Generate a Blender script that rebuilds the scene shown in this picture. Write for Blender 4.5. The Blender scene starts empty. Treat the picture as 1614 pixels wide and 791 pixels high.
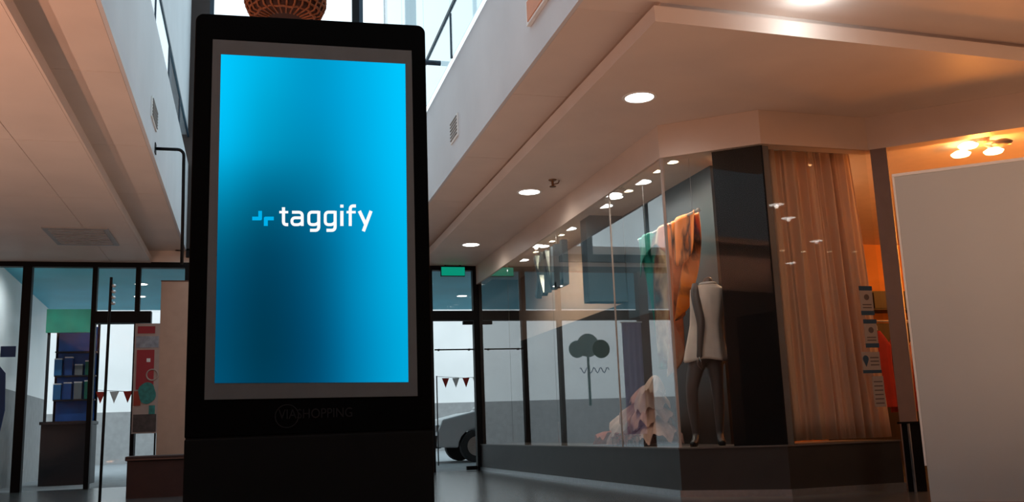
import bpy, bmesh, math, random
from mathutils import Vector, Matrix
random.seed(7)
scene = bpy.context.scene
COL = scene.collection
R = math.radians
PI = math.pi

# ------------------------------------------------------------------ camera
cam_d = bpy.data.cameras.new('camera'); cam = bpy.data.objects.new('camera', cam_d); COL.objects.link(cam)
cam_d.sensor_width = 36.0; cam_d.lens = 36.0 * 1500.0 / 1614.0; cam_d.clip_start = 0.05; cam_d.clip_end = 300
fwd = Vector((0.2620, 0.9471, 0.1850)).normalized()
upv = Vector((-0.0140, -0.1880, 0.9820))
rgt = fwd.cross(upv).normalized(); upv = rgt.cross(fwd).normalized()
mw = Matrix((rgt, upv, -fwd)).transposed().to_4x4(); mw.translation = Vector((0, 0, 0.58))
cam.matrix_world = mw
scene.camera = cam

# ------------------------------------------------------------------ world, exposure
world = bpy.data.worlds.new('overcast_sky'); scene.world = world; world.use_nodes = True
wt = world.node_tree; wt.nodes.clear()
w_out = wt.nodes.new('ShaderNodeOutputWorld'); w_bg = wt.nodes.new('ShaderNodeBackground')
w_tc = wt.nodes.new('ShaderNodeTexCoord'); w_sep = wt.nodes.new('ShaderNodeSeparateXYZ'); w_rmp = wt.nodes.new('ShaderNodeValToRGB')
wt.links.new(w_tc.outputs['Generated'], w_sep.inputs[0]); wt.links.new(w_sep.outputs['Z'], w_rmp.inputs[0])
e = w_rmp.color_ramp.elements
e[0].position = 0.0; e[0].color = (0.90, 0.95, 0.97, 1)
e[1].position = 1.0; e[1].color = (0.66, 0.88, 1.0, 1)
wt.links.new(w_rmp.outputs[0], w_bg.inputs[0]); wt.links.new(w_bg.outputs[0], w_out.inputs[0])
w_bg.inputs[1].default_value = 1.75
vs = scene.view_settings
vs.view_transform = 'Standard'; vs.look = 'None'; vs.gamma = 1.0; vs.exposure = 0.0; vs.use_curve_mapping = False

def area_light(name, loc, target, sx, sy, power, color):
    d = bpy.data.lights.new(name, 'AREA'); d.shape = 'RECTANGLE'; d.size = sx; d.size_y = sy
    d.energy = power; d.color = color
    o = bpy.data.objects.new(name, d); COL.objects.link(o)
    o.location = loc
    o.rotation_euler = (Vector(target) - Vector(loc)).to_track_quat('-Z', 'Y').to_euler()
    return o
# added unseen fill lights for the ceilings (their housings are built further down)
FILL_LIGHTS = [  # x, y, length along y, length along x, power, colour
    (-4.15, 6.2, 6.0, 0.16, 90, (1.0, 0.66, 0.50)),
    (-3.2, 2.4, 4.0, 0.16, 240, (1.0, 0.47, 0.29)),
    (7.6, 2.6, 0.16, 5.0, 48, (1.0, 0.48, 0.23)),
    (3.4, 1.6, 0.16, 3.6, 100, (1.0, 0.58, 0.38)),
    (0.6, 9.0, 4.5, 0.16, 30, (1.0, 0.72, 0.58)),
]
for ux, uy, ly, lx, pw, uc in FILL_LIGHTS:
    area_light('fill_uplight', (ux, uy, 0.19), (ux, uy, 3.0), lx, ly, pw, uc)

# ------------------------------------------------------------------ helpers
def lin(r, g, b):
    def c(v):
        v /= 255.0
        return v / 12.92 if v <= 0.04045 else ((v + 0.055) / 1.055) ** 2.4
    return (c(r), c(g), c(b))

def mat(name, col, rough=0.6, metal=0.0, var=0.08, scale=6.0, bump=0.0, spec=0.5, trans=0.0, sheen=0.0, stretch=None):
    m = bpy.data.materials.new(name); m.use_nodes = True
    nt = m.node_tree; b = nt.nodes['Principled BSDF']
    b.inputs['Roughness'].default_value = rough; b.inputs['Metallic'].default_value = metal
    b.inputs['Specular IOR Level'].default_value = spec
    tc = nt.nodes.new('ShaderNodeTexCoord'); nz = nt.nodes.new('ShaderNodeTexNoise')
    nz.inputs['Scale'].default_value = scale; nz.inputs['Detail'].default_value = 5
    if stretch:
        mp = nt.nodes.new('ShaderNodeMapping'); mp.inputs['Scale'].default_value = stretch
        nt.links.new(tc.outputs['Object'], mp.inputs[0]); nt.links.new(mp.outputs[0], nz.inputs['Vector'])
    else:
        nt.links.new(tc.outputs['Object'], nz.inputs['Vector'])
    rp = nt.nodes.new('ShaderNodeValToRGB')
    rp.color_ramp.elements[0].position = 0.3; rp.color_ramp.elements[1].position = 0.7
    rp.color_ramp.elements[0].color = tuple(max(0, c * (1 - var)) for c in col) + (1,)
    rp.color_ramp.elements[1].color = tuple(min(1, c * (1 + var)) for c in col) + (1,)
    nt.links.new(nz.outputs['Fac'], rp.inputs[0]); nt.links.new(rp.outputs[0], b.inputs['Base Color'])
    if bump > 0:
        bp = nt.nodes.new('ShaderNodeBump'); bp.inputs['Strength'].default_value = bump; bp.inputs['Distance'].default_value = 0.01
        nt.links.new(nz.outputs['Fac'], bp.inputs['Height']); nt.links.new(bp.outputs[0], b.inputs['Normal'])
    if trans > 0:
        tr = nt.nodes.new('ShaderNodeBsdfTranslucent'); mx = nt.nodes.new('ShaderNodeMixShader')
        mx.inputs[0].default_value = trans
        nt.links.new(rp.outputs[0], tr.inputs[0])
        nt.links.new(b.outputs[0], mx.inputs[1]); nt.links.new(tr.outputs[0], mx.inputs[2])
        nt.links.new(mx.outputs[0], nt.nodes['Material Output'].inputs[0])
    return m

def glass_mat(name, tint, ior, rough=0.02, mirror_boost=0.0):
    m = bpy.data.materials.new(name); m.use_nodes = True
    nt = m.node_tree; nt.nodes.clear()
    out = nt.nodes.new('ShaderNodeOutputMaterial'); mx = nt.nodes.new('ShaderNodeMixShader')
    fr = nt.nodes.new('ShaderNodeFresnel'); fr.inputs['IOR'].default_value = ior
    tr = nt.nodes.new('ShaderNodeBsdfTransparent'); tr.inputs[0].default_value = tint + (1,)
    gl = nt.nodes.new('ShaderNodeBsdfGlossy'); gl.inputs['Roughness'].default_value = rough; gl.inputs[0].default_value = (1, 1, 1, 1)
    geo = nt.nodes.new('ShaderNodeNewGeometry'); inv = nt.nodes.new('ShaderNodeMath'); inv.operation = 'SUBTRACT'; inv.inputs[0].default_value = 1.0
    mu = nt.nodes.new('ShaderNodeMath'); mu.operation = 'MULTIPLY'     # only the face a ray enters through mirrors
    nt.links.new(geo.outputs['Backfacing'], inv.inputs[1]); fl_ = nt.nodes.new('ShaderNodeMath'); fl_.operation = 'MULTIPLY_ADD'; fl_.inputs[1].default_value = 1.0 - mirror_boost; fl_.inputs[2].default_value = mirror_boost
    nt.links.new(fr.outputs[0], fl_.inputs[0]); nt.links.new(fl_.outputs[0], mu.inputs[0]); nt.links.new(inv.outputs[0], mu.inputs[1])
    nt.links.new(mu.outputs[0], mx.inputs[0])
    nt.links.new(tr.outputs[0], mx.inputs[1]); nt.links.new(gl.outputs[0], mx.inputs[2]); nt.links.new(mx.outputs[0], out.inputs[0])
    return m

def emit_mat(name, col, s):
    m = bpy.data.materials.new(name); m.use_nodes = True
    nt = m.node_tree; nt.nodes.clear()
    out = nt.nodes.new('ShaderNodeOutputMaterial'); em = nt.nodes.new('ShaderNodeEmission')
    em.inputs[0].default_value = tuple(col) + (1,); em.inputs[1].default_value = s
    nt.links.new(em.outputs[0], out.inputs[0])
    return m

class MB:
    def __init__(s): s.v = []; s.f = []
    def add(s, vs_, fs):
        o = len(s.v); s.v += [tuple(v) for v in vs_]; s.f += [tuple(i + o for i in f) for f in fs]; return s
    def box(s, x0, x1, y0, y1, z0, z1):
        return s.add([(x0, y0, z0), (x1, y0, z0), (x1, y1, z0), (x0, y1, z0), (x0, y0, z1), (x1, y0, z1), (x1, y1, z1), (x0, y1, z1)],
                     [(0, 3, 2, 1), (4, 5, 6, 7), (0, 1, 5, 4), (1, 2, 6, 5), (2, 3, 7, 6), (3, 0, 4, 7)])
    def prism(s, poly, z0, z1):          # poly counter-clockwise in xy
        n = len(poly)
        return s.add([(x, y, z0) for x, y in poly] + [(x, y, z1) for x, y in poly],
                     [tuple(range(n - 1, -1, -1)), tuple(range(n, 2 * n))] + [(i, (i + 1) % n, n + (i + 1) % n, n + i) for i in range(n)])
    def prism_y(s, poly, y0, y1):        # poly in xz
        n = len(poly)
        return s.add([(x, y0, z) for x, z in poly] + [(x, y1, z) for x, z in poly],
                     [tuple(range(n)), tuple(range(2 * n - 1, n - 1, -1))] + [(i, n + i, n + (i + 1) % n, (i + 1) % n) for i in range(n)])
    def slab(s, a, b, th, z0, z1, side=1):   # upright slab from a to b, thickness to the left (side=1) or right
        a = Vector(a); b = Vector(b); d = (b - a).normalized(); n = Vector((-d.y, d.x)) * th * side
        p = [a, b, b + n, a + n]
        if side < 0: p = p[::-1]
        return s.prism([(q.x, q.y) for q in p], z0, z1)
    def tube(s, pts, r, n=8, cap=True):
        pts = [Vector(p) for p in pts]; k = len(pts); rs = r if isinstance(r, (list, tuple)) else [r] * k
        o = len(s.v); prev = None
        for i, p in enumerate(pts):
            t = (pts[min(i + 1, k - 1)] - pts[max(i - 1, 0)]).normalized()
            if prev is None:
                u = t.orthogonal().normalized()
            else:
                u = (prev - t * prev.dot(t)); u = u.normalized() if u.length > 1e-6 else t.orthogonal().normalized()
            prev = u; w = t.cross(u)
            for j in range(n):
                a = 2 * PI * j / n
                s.v.append(tuple(p + (u * math.cos(a) + w * math.sin(a)) * rs[i]))
        for i in range(k - 1):
            for j in range(n):
                s.f.append((o + i * n + j, o + i * n + (j + 1) % n, o + (i + 1) * n + (j + 1) % n, o + (i + 1) * n + j))
        if cap:
            s.f.append(tuple(o + j for j in range(n - 1, -1, -1))); s.f.append(tuple(o + (k - 1) * n + j for j in range(n)))
        return s
    def lathe(s, prof, c=(0, 0, 0), n=24, sx=1, sy=1, cap=True):     # prof: (r, z) bottom to top
        o = len(s.v); k = len(prof)
        for r_, z in prof:
            for j in range(n):
                a = 2 * PI * j / n; s.v.append((c[0] + r_ * math.cos(a) * sx, c[1] + r_ * math.sin(a) * sy, c[2] + z))
        for i in range(k - 1):
            for j in range(n):
                s.f.append((o + i * n + j, o + i * n + (j + 1) % n, o + (i + 1) * n + (j + 1) % n, o + (i + 1) * n + j))
        if cap: s.f.append(tuple(o + j for j in range(n - 1, -1, -1))); s.f.append(tuple(o + (k - 1) * n + j for j in range(n)))
        return s
    def torus(s, c, R0, r, axis='z', n=24, m=8):
        o = len(s.v)
        for i in range(n):
            a = 2 * PI * i / n
            for j in range(m):
                b = 2 * PI * j / m; rr = R0 + r * math.cos(b); h = r * math.sin(b)
                p = (rr * math.cos(a), rr * math.sin(a), h)
                if axis == 'y': p = (p[0], p[2], p[1])
                if axis == 'x': p = (p[2], p[0], p[1])
                s.v.append((c[0] + p[0], c[1] + p[1], c[2] + p[2]))
        for i in range(n):
            for j in range(m):
                q = (o + i * m + j, o + ((i + 1) % n) * m + j, o + ((i + 1) % n) * m + (j + 1) % m, o + i * m + (j + 1) % m)
                s.f.append(q if axis != 'y' else q[::-1])
        return s
    def grid(s, fn, nu, nv):
        o = len(s.v)
        for j in range(nv + 1):
            for i in range(nu + 1): s.v.append(tuple(fn(i / nu, j / nv)))
        for j in range(nv):
            for i in range(nu):
                a = o + j * (nu + 1) + i; s.f.append((a, a + 1, a + nu + 2, a + nu + 1))
        return s
    def shift(s, d):
        s.v = [(x + d[0], y + d[1], z + d[2]) for x, y, z in s.v]; return s
    def build(s, name, material, parent=None, world=False, smooth=False, bevel=0.0, solid=0.0):
        loc = (0, 0, 0)
        if parent is None:
            xs = [v[0] for v in s.v]; ys = [v[1] for v in s.v]; zs = [v[2] for v in s.v]
            loc = ((min(xs) + max(xs)) / 2, (min(ys) + max(ys)) / 2, min(zs))
            vv = [(x - loc[0], y - loc[1], z - loc[2]) for x, y, z in s.v]
        elif world:
            p = parent; off = Vector((0, 0, 0))
            while p is not None: off += Vector(p.location); p = p.parent
            vv = [(x - off.x, y - off.y, z - off.z) for x, y, z in s.v]
        else: vv = s.v
        me = bpy.data.meshes.new(name); me.from_pydata(vv, [], s.f); me.update()
        me.materials.append(material)
        if smooth:
            for p in me.polygons: p.use_smooth = True
        o = bpy.data.objects.new(name, me); COL.objects.link(o); o.location = loc
        if parent is not None: o.parent = parent
        if bevel > 0:
            b = o.modifiers.new('bevel', 'BEVEL'); b.width = bevel; b.segments = 2; b.limit_method = 'ANGLE'
        if solid > 0:
            b = o.modifiers.new('solid', 'SOLIDIFY'); b.thickness = solid
        return o

def tag(o, label, cat, group=None):
    o['label'] = label; o['category'] = cat
    if group: o['group'] = group
    return o
def struct(o, label=None):
    o['kind'] = 'structure'
    if label: o['label'] = label
    return o
def thing(name, label, cat, loc=(0, 0, 0), rz=0.0, group=None):
    o = bpy.data.objects.new(name, None); COL.objects.link(o); o.location = loc; o.rotation_euler = (0, 0, rz); o.empty_display_size = 0.1
    if cat: tag(o, label, cat, group)
    else: struct(o, label)
    return o
def copy_tree(o, parent=None):
    c = o.copy(); COL.objects.link(c); c.parent = parent
    for ch in list(o.children): copy_tree(ch, c)
    return c

# ------------------------------------------------------------------ materials
M = {}
M['ceil'] = mat('ceiling_paint', (0.70, 0.59, 0.52), 0.55, var=0.05, scale=1.5)
M['ceil_edge'] = mat('ceiling_edge_paint', (0.70, 0.59, 0.52), 0.5, var=0.04, scale=2.0, spec=0.3)
M['fascia'] = mat('fascia_paint', (0.60, 0.60, 0.62), 0.6, var=0.06, scale=1.2)
M['floor'] = mat('polished_floor', (0.055, 0.058, 0.06), 0.22, var=0.15, scale=3.0)
M['black_frame'] = mat('black_powder_coat', (0.003, 0.003, 0.004), 0.5, var=0.1, spec=0.15)
M['dark_blue_frame'] = mat('dark_blue_frame', lin(20, 45, 62), 0.5, var=0.1)
M['glass'] = glass_mat('clear_glass', (0.97, 0.98, 0.98), 1.33)
M['shop_glass'] = glass_mat('shop_glass', (0.95, 0.965, 0.965), 1.45, 0.012)
M['boosted_glass'] = glass_mat('mirror_boosted_glass', (0.95, 0.965, 0.965), 1.85, 0.012, 0.13)  # constant mirror share added to strengthen the reflected doors
M['dimming_tint'] = glass_mat('dimming_glass', (0.68, 0.76, 0.79), 1.33)  # tint added to dim the daylight reaching the left fascia
M['plinth'] = mat('plinth_laminate', (0.022, 0.019, 0.017), 0.5, var=0.15)
M['alu'] = mat('brushed_aluminium', (0.42, 0.44, 0.46), 0.35, 0.9, var=0.08, scale=30)
M['kiosk'] = mat('kiosk_black', (0.0010, 0.0010, 0.0011), 0.6, var=0.05, spec=0.03)
M['kiosk_low'] = mat('kiosk_lower_black', (0.006, 0.006, 0.006), 0.7, var=0.05, spec=0.05)
M['bezel'] = mat('screen_bezel_grey', (0.070, 0.078, 0.083), 0.8, var=0.06, scale=12)
M['white_print'] = emit_mat('screen_white', (1, 1, 1), 1.0)
M['cyan_print'] = emit_mat('screen_cyan', lin(0, 176, 235), 1.0)
M['faint_print'] = mat('faint_grey_print', (0.015, 0.014, 0.015), 0.8, spec=0.05)
M['board'] = mat('white_board', (0.47, 0.50, 0.49), 0.5, var=0.04, scale=1.5)
M['white'] = mat('white_plastic', (0.78, 0.78, 0.76), 0.5, var=0.04)
M['lens'] = emit_mat('lamp_lens', (1.0, 0.97, 0.92), 9.0)
M['lens_warm'] = emit_mat('warm_lamp_lens', (1.0, 0.80, 0.52), 9.0)
M['lens_orange'] = emit_mat('orange_lamp_lens', (1.0, 0.62, 0.28), 10.0)
M['steel'] = mat('steel_wire', (0.5, 0.5, 0.5), 0.35, 0.8)

# ------------------------------------------------------------------ floor, ceilings, walls
struct(MB().box(-12, 14, -9, 14.6, -0.1, 0.0).build('floor', M['floor']), 'dark polished mall floor')
ZD, ZU = 3.15, 3.33          # dropped and upper ceiling heights
XL, XR = -1.43, 2.49        # edges of the dropped ceilings
FL, FR = -0.95, 2.03         # fascias of the central void

def panelled(label, cells, z, th=0.03):
    root = thing('ceiling', label, None, (cells[0][0], cells[0][2], z))
    for x0, x1, y0, y1 in cells:
        g = 0.003
        MB().box(x0 + g, x1 - g, y0 + g, y1 - g, z, z + th).build('ceiling_panel', M['ceil'], root, True)
    MB().box(min(c[0] for c in cells), max(c[1] for c in cells), min(c[2] for c in cells), max(c[3] for c in cells), z + th, z + th + 0.02).build('ceiling_backing', M['ceil'], root, True)
    return root
ysL = [-9, -5, -1, 3.2, 5.6, 8.55, 10.57, 12.6, 14.5]
panelled('dropped ceiling of large plaster panels on the left', [(x0, x1, ysL[i], ysL[i + 1]) for i in range(len(ysL) - 1) for x0, x1 in ((-4.5, -1.97), (-1.97, XL - 0.02))], ZD)
ysU = [-9, -4, 0, 3.6, 5.4, 7.3, 9.2, 11.06, 12.94, 14.5]
panelled('narrow raised ceiling strip beside the left fascia', [(XL - 0.10, FL - 0.03, ysU[i], ysU[i + 1]) for i in range(len(ysU) - 1)], ZU)
ysR = [5.6, 7.26, 9.12, 11.0, 12.9, 14.5]
panelled('narrow raised ceiling strip beside the right fascia', [(FR + 0.03, XR + 0.1, ysR[i], ysR[i + 1]) for i in range(len(ysR) - 1)], ZU)
struct(MB().prism([(FR + 0.03, -9), (13, -9), (13, 6.4), (XR, 5.6), (FR + 0.03, 5.6)], ZU, ZU + 0.05).build('ceiling', M['ceil']), 'raised ceiling in front of the shop')
# right dropped ceiling with its stepped edge
def drop_poly(d): return [(XR + d, 5.32 + d), (13, 5.85 + d), (13, 9.0), (5.2, 9.0), (4.9, 7.6), (3.9, 7.6), (3.45, 8.0), (3.45, 14.5), (XR + d, 14.5)]
root = thing('ceiling', 'dropped ceiling with a stepped edge in front of the shop windows', None, (XR, 5.12, ZD))
MB().prism(drop_poly(0.0), ZD, ZD + 0.11).build('ceiling_slab', M['ceil_edge'], root, True)
MB().prism(drop_poly(0.09), ZD + 0.11, ZU).build('recess_step', M['ceil'], root, True)
root = thing('ceiling', 'stepped edge of the left dropped ceiling', None, (XL, 3, ZD))
MB().box(XL - 0.02, XL, -9, 14.5, ZD, ZD + 0.10).build('ceiling_edge', M['ceil_edge'], root, True)
MB().box(XL - 0.10, XL - 0.05, -9, 14.5, ZD + 0.10, ZU).build('recess_step', M['ceil'], root, True)
# fascias of the void
struct(MB().box(FL - 0.03, FL, -9, 14.5, ZU - 0.002, 4.62).build('wall_fascia_left', M['fascia']), 'pale grey fascia left of the skylight void')
struct(MB().box(FR, FR + 0.03, -9, 14.5, ZU - 0.002, 4.46).build('wall_fascia_right', M['fascia']), 'pale grey fascia right of the skylight void')
struct(MB().box(FL - 0.25, FL - 0.02, -9, 14.46, 5.08, 8.2).build('wall_upper_left', M['fascia']), 'upper blank wall above the left clerestory')
struct(MB().box(FL - 0.4, FR + 0.5, -9.2, -9, ZU, 8.2).build('wall_upper_back', M['fascia']), 'rear wall of the skylight void')
struct(MB().box(-4.7, FL - 0.03, -9.2, 14.6, 3.5, 3.6).build('roof', M['fascia']), 'flat roof over the left side')
struct(MB().box(FR + 0.03, 14, -9.2, 14.6, 3.5, 3.6).build('roof', M['fascia']), 'flat roof over the right side')
M['shop_wall'] = mat('mall_wall_paint', (0.09, 0.075, 0.07), 0.6)
struct(MB().box(-4.7, -4.5, -9, 14.4, 0, ZU).build('wall_left', M['shop_wall']), 'plain wall along the left side')
struct(MB().box(-4.7, 14, -9.2, -9, 0, ZU).build('wall_back', M['shop_wall']), 'plain wall behind the camera')
struct(MB().box(13, 13.2, -9, 9.0, 0, ZU).build('wall_right', M['shop_wall']), 'plain wall at the far right')

# ------------------------------------------------------------------ skylight void: clerestories and end window
def clerestory(label, X, z0, z1, side, zt):
    r = thing('window_2' if side < 0 else 'window_3', label, None, (X, 5, z0))
    MB().box(X - 0.014, X + 0.014, -9, 14.4, z1 - 0.012, z1 + 0.030).build('rail', M['dark_blue_frame'], r, True)
    ys = [-9, -5, -1, 3, 6.2, 9.3, 10.9, 12.6, 14.4]
    for i in range(len(ys) - 1):
        MB().box(X - 0.004, X + 0.004, ys[i] + 0.02, ys[i + 1] - 0.02, z0, z1 - 0.035).build('pane', M['dimming_tint'] if side > 0 else M['glass'], r, True)
        MB().box(X - 0.012, X + 0.012, ys[i + 1] - 0.012, ys[i + 1] + 0.012, z0, z1 - 0.035).build('mullion', M['dark_blue_frame'], r, True)
        if zt > z1 and i != 99:
            MB().box(X - 0.004, X + 0.004, ys[i] + 0.02, ys[i + 1] - 0.02, z1 + 0.035, zt).build('pane', M['dimming_tint'] if side > 0 else M['glass'], r, True)
    return r
clerestory('strip of clerestory glass above the left fascia', FL - 0.015, 4.62, 5.05, -1, 5.05)
clerestory('tall clerestory glass above the right fascia', FR - 0.04, 4.46, 5.0, 1, 8.2)
r = thing('window_4', 'tall end window of the skylight void with dark mullions', None, (0.5, 14.45, 3.4))
M['brown_beam'] = mat('dark_brown_beam', lin(38, 22, 16), 0.6)
MB().box(-1.1, -0.70, 14.36, 14.5, ZU, 8.2).build('end_post', M['brown_beam'], r, True)
for x0, x1, m_ in ((-0.70, -0.64, 'dark_blue_frame'), (0.45, 0.50, 'black_frame'), (1.47, 1.58, 'black_frame'), (1.58, 1.64, 'dark_blue_frame'), (1.98, 2.03, 'alu')):
    MB().box(x0, x1, 14.36, 14.46, ZU, 8.2).build('mullion', M[m_], r, True)
px_ = [-0.64, 0.45, 0.50, 1.47, 1.64, 1.98]
for a, b in ((-0.64, 0.45), (0.50, 1.47), (1.64, 1.98)):
    MB().box(a, b, 14.41, 14.418, ZU, 8.2).build('pane', M['glass'], r, True)
MB().box(FL, FR, 14.36, 14.46, ZU - 0.1, ZU + 0.02).build('sill_rail', M['black_frame'], r, True)
r = thing('window_5', 'glass roof of the skylight void with cross beams', None, (0.5, 5, 8.2))
for y in (-8.9, -6, -3, 0, 3, 6, 9, 11.7, 14.4):
    MB().box(FL - 0.2, FR + 0.1, y - 0.04, y + 0.04, 8.2, 8.32).build('beam', M['dark_blue_frame'], r, True)
ry = (-8.9, -6, -3, 0, 3, 6, 9, 11.7, 14.4)
for i in range(8):
    MB().box(FL - 0.2, FR + 0.1, ry[i] + 0.04, ry[i + 1] - 0.04, 8.24, 8.25).build('pane', M['glass'], r, True)
# short steel stays of the right clerestory
r = thing('skylight_stay', 'short dark steel stay holding the right clerestory glass', 'stay', (1.9, 9.85, 4.62))
MB().tube([(-0.12, 0, 0.0), (0.08, 0, 0.0)], 0.03, 8).build('bar', M['dark_blue_frame'], r)
MB().lathe([(0.045, -0.01), (0.045, 0.01)], (0.0, 0, 0.0), 12).build('collar', M['dark_blue_frame'], r)

# ------------------------------------------------------------------ entrance glazing (Y = 14.5)
YE = 14.5
ent = thing('window_1', 'black framed glass entrance wall at the end of the hall', None, (0, YE, 0))
MB().box(-4.5, 3.45, YE - 0.06, YE + 0.06, 3.08, 3.16).build('top_rail', M['black_frame'], ent, True)
mull = [(-3.11, -2.99), (-2.205, -2.14), (-1.63, -1.565), (-0.96, -0.90), (2.03, 2.09), (2.62, 2.69), (3.335, 3.43)]
for a, b in mull: MB().box(a, b, YE - 0.06, YE + 0.06, 0, 3.08).build('mullion', M['black_frame'], ent, True)
M['brown_post'] = mat('brown_post', lin(92, 58, 44), 0.6)
MB().box(0.53, 0.69, YE - 0.08, YE + 0.08, 0, 3.08).build('brown_mullion', M['brown_post'], ent, True)
MB().box(-0.90, 3.335, YE - 0.07, YE + 0.07, 2.29, 2.44).build('transom', M['black_frame'], ent, True)
MB().box(-2.14, -1.40, YE - 0.12, YE + 0.05, 2.27, 2.44).build('transom', M['black_frame'], ent, True)
for a, b in ((-4.5, -3.11), (-2.99, -2.205)):
    MB().box(a, b, YE - 0.005, YE + 0.005, 0.02, 3.08).build('pane', M['glass'], ent, True)
for a, b in ((-2.14, -1.63), (-1.565, -0.96), (-0.90, 0.53), (0.69, 2.03), (2.09, 2.62), (2.69, 3.335)):
    MB().box(a, b, YE - 0.005, YE + 0.005, 2.44, 3.08).build('transom_pane', M['glass'], ent, True)
    if (a, b) not in ((2.69, 3.335),):
        MB().box(a, b, YE - 0.005, YE + 0.005, 0.02, 2.29).build('pane', M['glass'], ent, True)
struct(MB().box(-4.5, 3.45, YE - 0.05, YE + 0.06, 3.16, 3.5).build('wall_lintel', M['ceil']), 'painted lintel above the entrance frame')
d = thing('door_1', 'glass entrance door with a dark push bar, beside the shop window', None, (2.69, YE, 0))
MB().box(2.70, 3.325, YE - 0.005, YE + 0.005, 0.03, 2.27).build('pane', M['glass'], d, True)
MB().box(2.70, 3.325, YE - 0.09, YE - 0.07, 1.825, 1.845).build('push_bar', M['black_frame'], d, True)
for x in (2.76, 3.24): MB().box(x, x + 0.02, YE - 0.07, YE - 0.005, 1.82, 1.85).build('bar_bracket', M['black_frame'], d, True)
MB().box(3.17, 3.33, YE - 0.03, YE + 0.03, 2.23, 2.28).build('top_patch', M['black_frame'], d, True)
MB().box(3.17, 3.33, YE - 0.03, YE + 0.03, 0.01, 0.07).build('bottom_patch', M['black_frame'], d, True)

# ------------------------------------------------------------------ outside: forecourt under a porch
M['pave'] = mat('concrete_paving', (0.26, 0.27, 0.28), 0.8, var=0.15)
M['teal_ceiling'] = mat('teal_porch_ceiling', (0.05, 0.50, 0.64), 0.5, var=0.12, scale=0.8)
M['facade'] = mat('white_render', (0.86, 0.86, 0.85), 0.8, var=0.04, scale=1.0)
M['dado'] = mat('grey_dado', (0.30, 0.30, 0.30), 0.8, var=0.1)
struct(MB().box(-20, 25, 14.6, 60, -0.12, -0.02).build('ground', M['pave']), 'grey paved forecourt outside')
struct(MB().box(-4.6, 12, 14.65, 20.9, 3.3, 3.45).build('ceiling', M['teal_ceiling']), 'teal porch ceiling outside the entrance')
struct(MB().slab((-3.62, 14.7), (-3.95, 20.9), 0.15, 1.5, 3.3, 1).build('wall_porch_upper', M['facade']), 'white porch wall left of the entrance')
struct(MB().slab((-3.60, 14.7), (-3.93, 20.9), 0.19, -0.02, 1.5, 1).build('wall_porch_lower', M['dado']), 'grey dado of the porch wall')
bl = thing('street_building', 'long white rendered building across the street outside the entrance', 'building', (4, 34, 0))
MB().box(-24, 24, 33, 33.4, 1.6, 9.5).build('wall', M['facade'], bl, True)
MB().box(-24, 24, 32.9, 33.4, -0.02, 1.6).build('darkened_base', M['dado'], bl, True)  # grey band paints in the darkening towards the wall's foot
MB().box(-24.2, 24.2, 32.8, 33.5, 9.5, 9.7).build('coping', M['facade'], bl, True)

# ------------------------------------------------------------------ shop on the right
ZH, ZP = 2.855, 0.39
PA, PB, PC, PD = (3.39, 7.34), (4.07, 6.81), (5.13, 6.85), (6.40, 5.76)
M['header'] = mat('header_paint', (0.66, 0.53, 0.45), 0.42, var=0.05, scale=2)
hd = thing('wall_header', 'painted header band running above the shop windows', None, (3.39, 7.34, ZH))
segs = [((3.39, 14.46), PA), (PA, PB), (PB, PC), (PC, (8.2, 4.2))]
def mitre(pts, off):
    out = []
    for i, p in enumerate(pts):
        p = Vector(p)
        dirs = []
        if i > 0: dirs.append((p - Vector(pts[i - 1])).normalized())
        if i < len(pts) - 1: dirs.append((Vector(pts[i + 1]) - p).normalized())
        ns = [Vector((-q.y, q.x)) for q in dirs]
        n = sum(ns, Vector((0, 0))); n = n.normalized() / max(0.3, n.normalized().dot(ns[0]))
        out.append(p + n * off)
    return out
line = [(3.39, 14.46), PA, PB, PC, (8.2, 4.2)]
inner = mitre(line, 0.14)
for i in range(4):
    MB().prism([tuple(line[i]), tuple(line[i + 1]), tuple(inner[i + 1]), tuple(inner[i])], ZH, ZD - 0.001).build('header_panel', M['header'], hd, True)
M['shop_ceil'] = mat('shop_ceiling_paint', (0.70, 0.58, 0.50), 0.5, var=0.05)
struct(MB().prism([tuple(inner[0]), tuple(inner[1]), tuple(inner[2]), tuple(inner[3]), tuple(inner[4]), (12.9, 4.2), (12.9, 12.5), (6.0, 14.46)], 2.93, 2.98).build('ceiling', M['shop_ceil']), 'ceiling inside the shop')
pl = thing('wall_plinth', 'dark plinth under the shop windows', None, (3.39, 7.34, 0))
MB().prism([(3.39, 14.46), PA, PB, PC, (5.13, 7.62), (4.45, 7.62), (4.06, 7.95), (4.06, 14.46)], 0.05, ZP - 0.012).build('plinth_body', M['plinth'], pl, True)
M['plinth_top'] = mat('plinth_top_board', (0.10, 0.085, 0.075), 0.4, var=0.12)
MB().prism([(3.38, 14.46), (3.38, 7.335), (4.066, 6.80), (5.135, 6.84), (5.135, 7.62), (4.45, 7.62), (4.06, 7.95), (4.06, 14.46)], ZP - 0.012, ZP).build('plinth_top', M['plinth_top'], pl, True)
o3 = mitre(line[:4], -0.02)
for i in range(3):
    MB().prism([tuple(o3[i]), tuple(o3[i + 1]), tuple(line[i + 1]), tuple(line[i])], 0.0, 0.05).build('skirting', M['alu'], pl, True)
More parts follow.
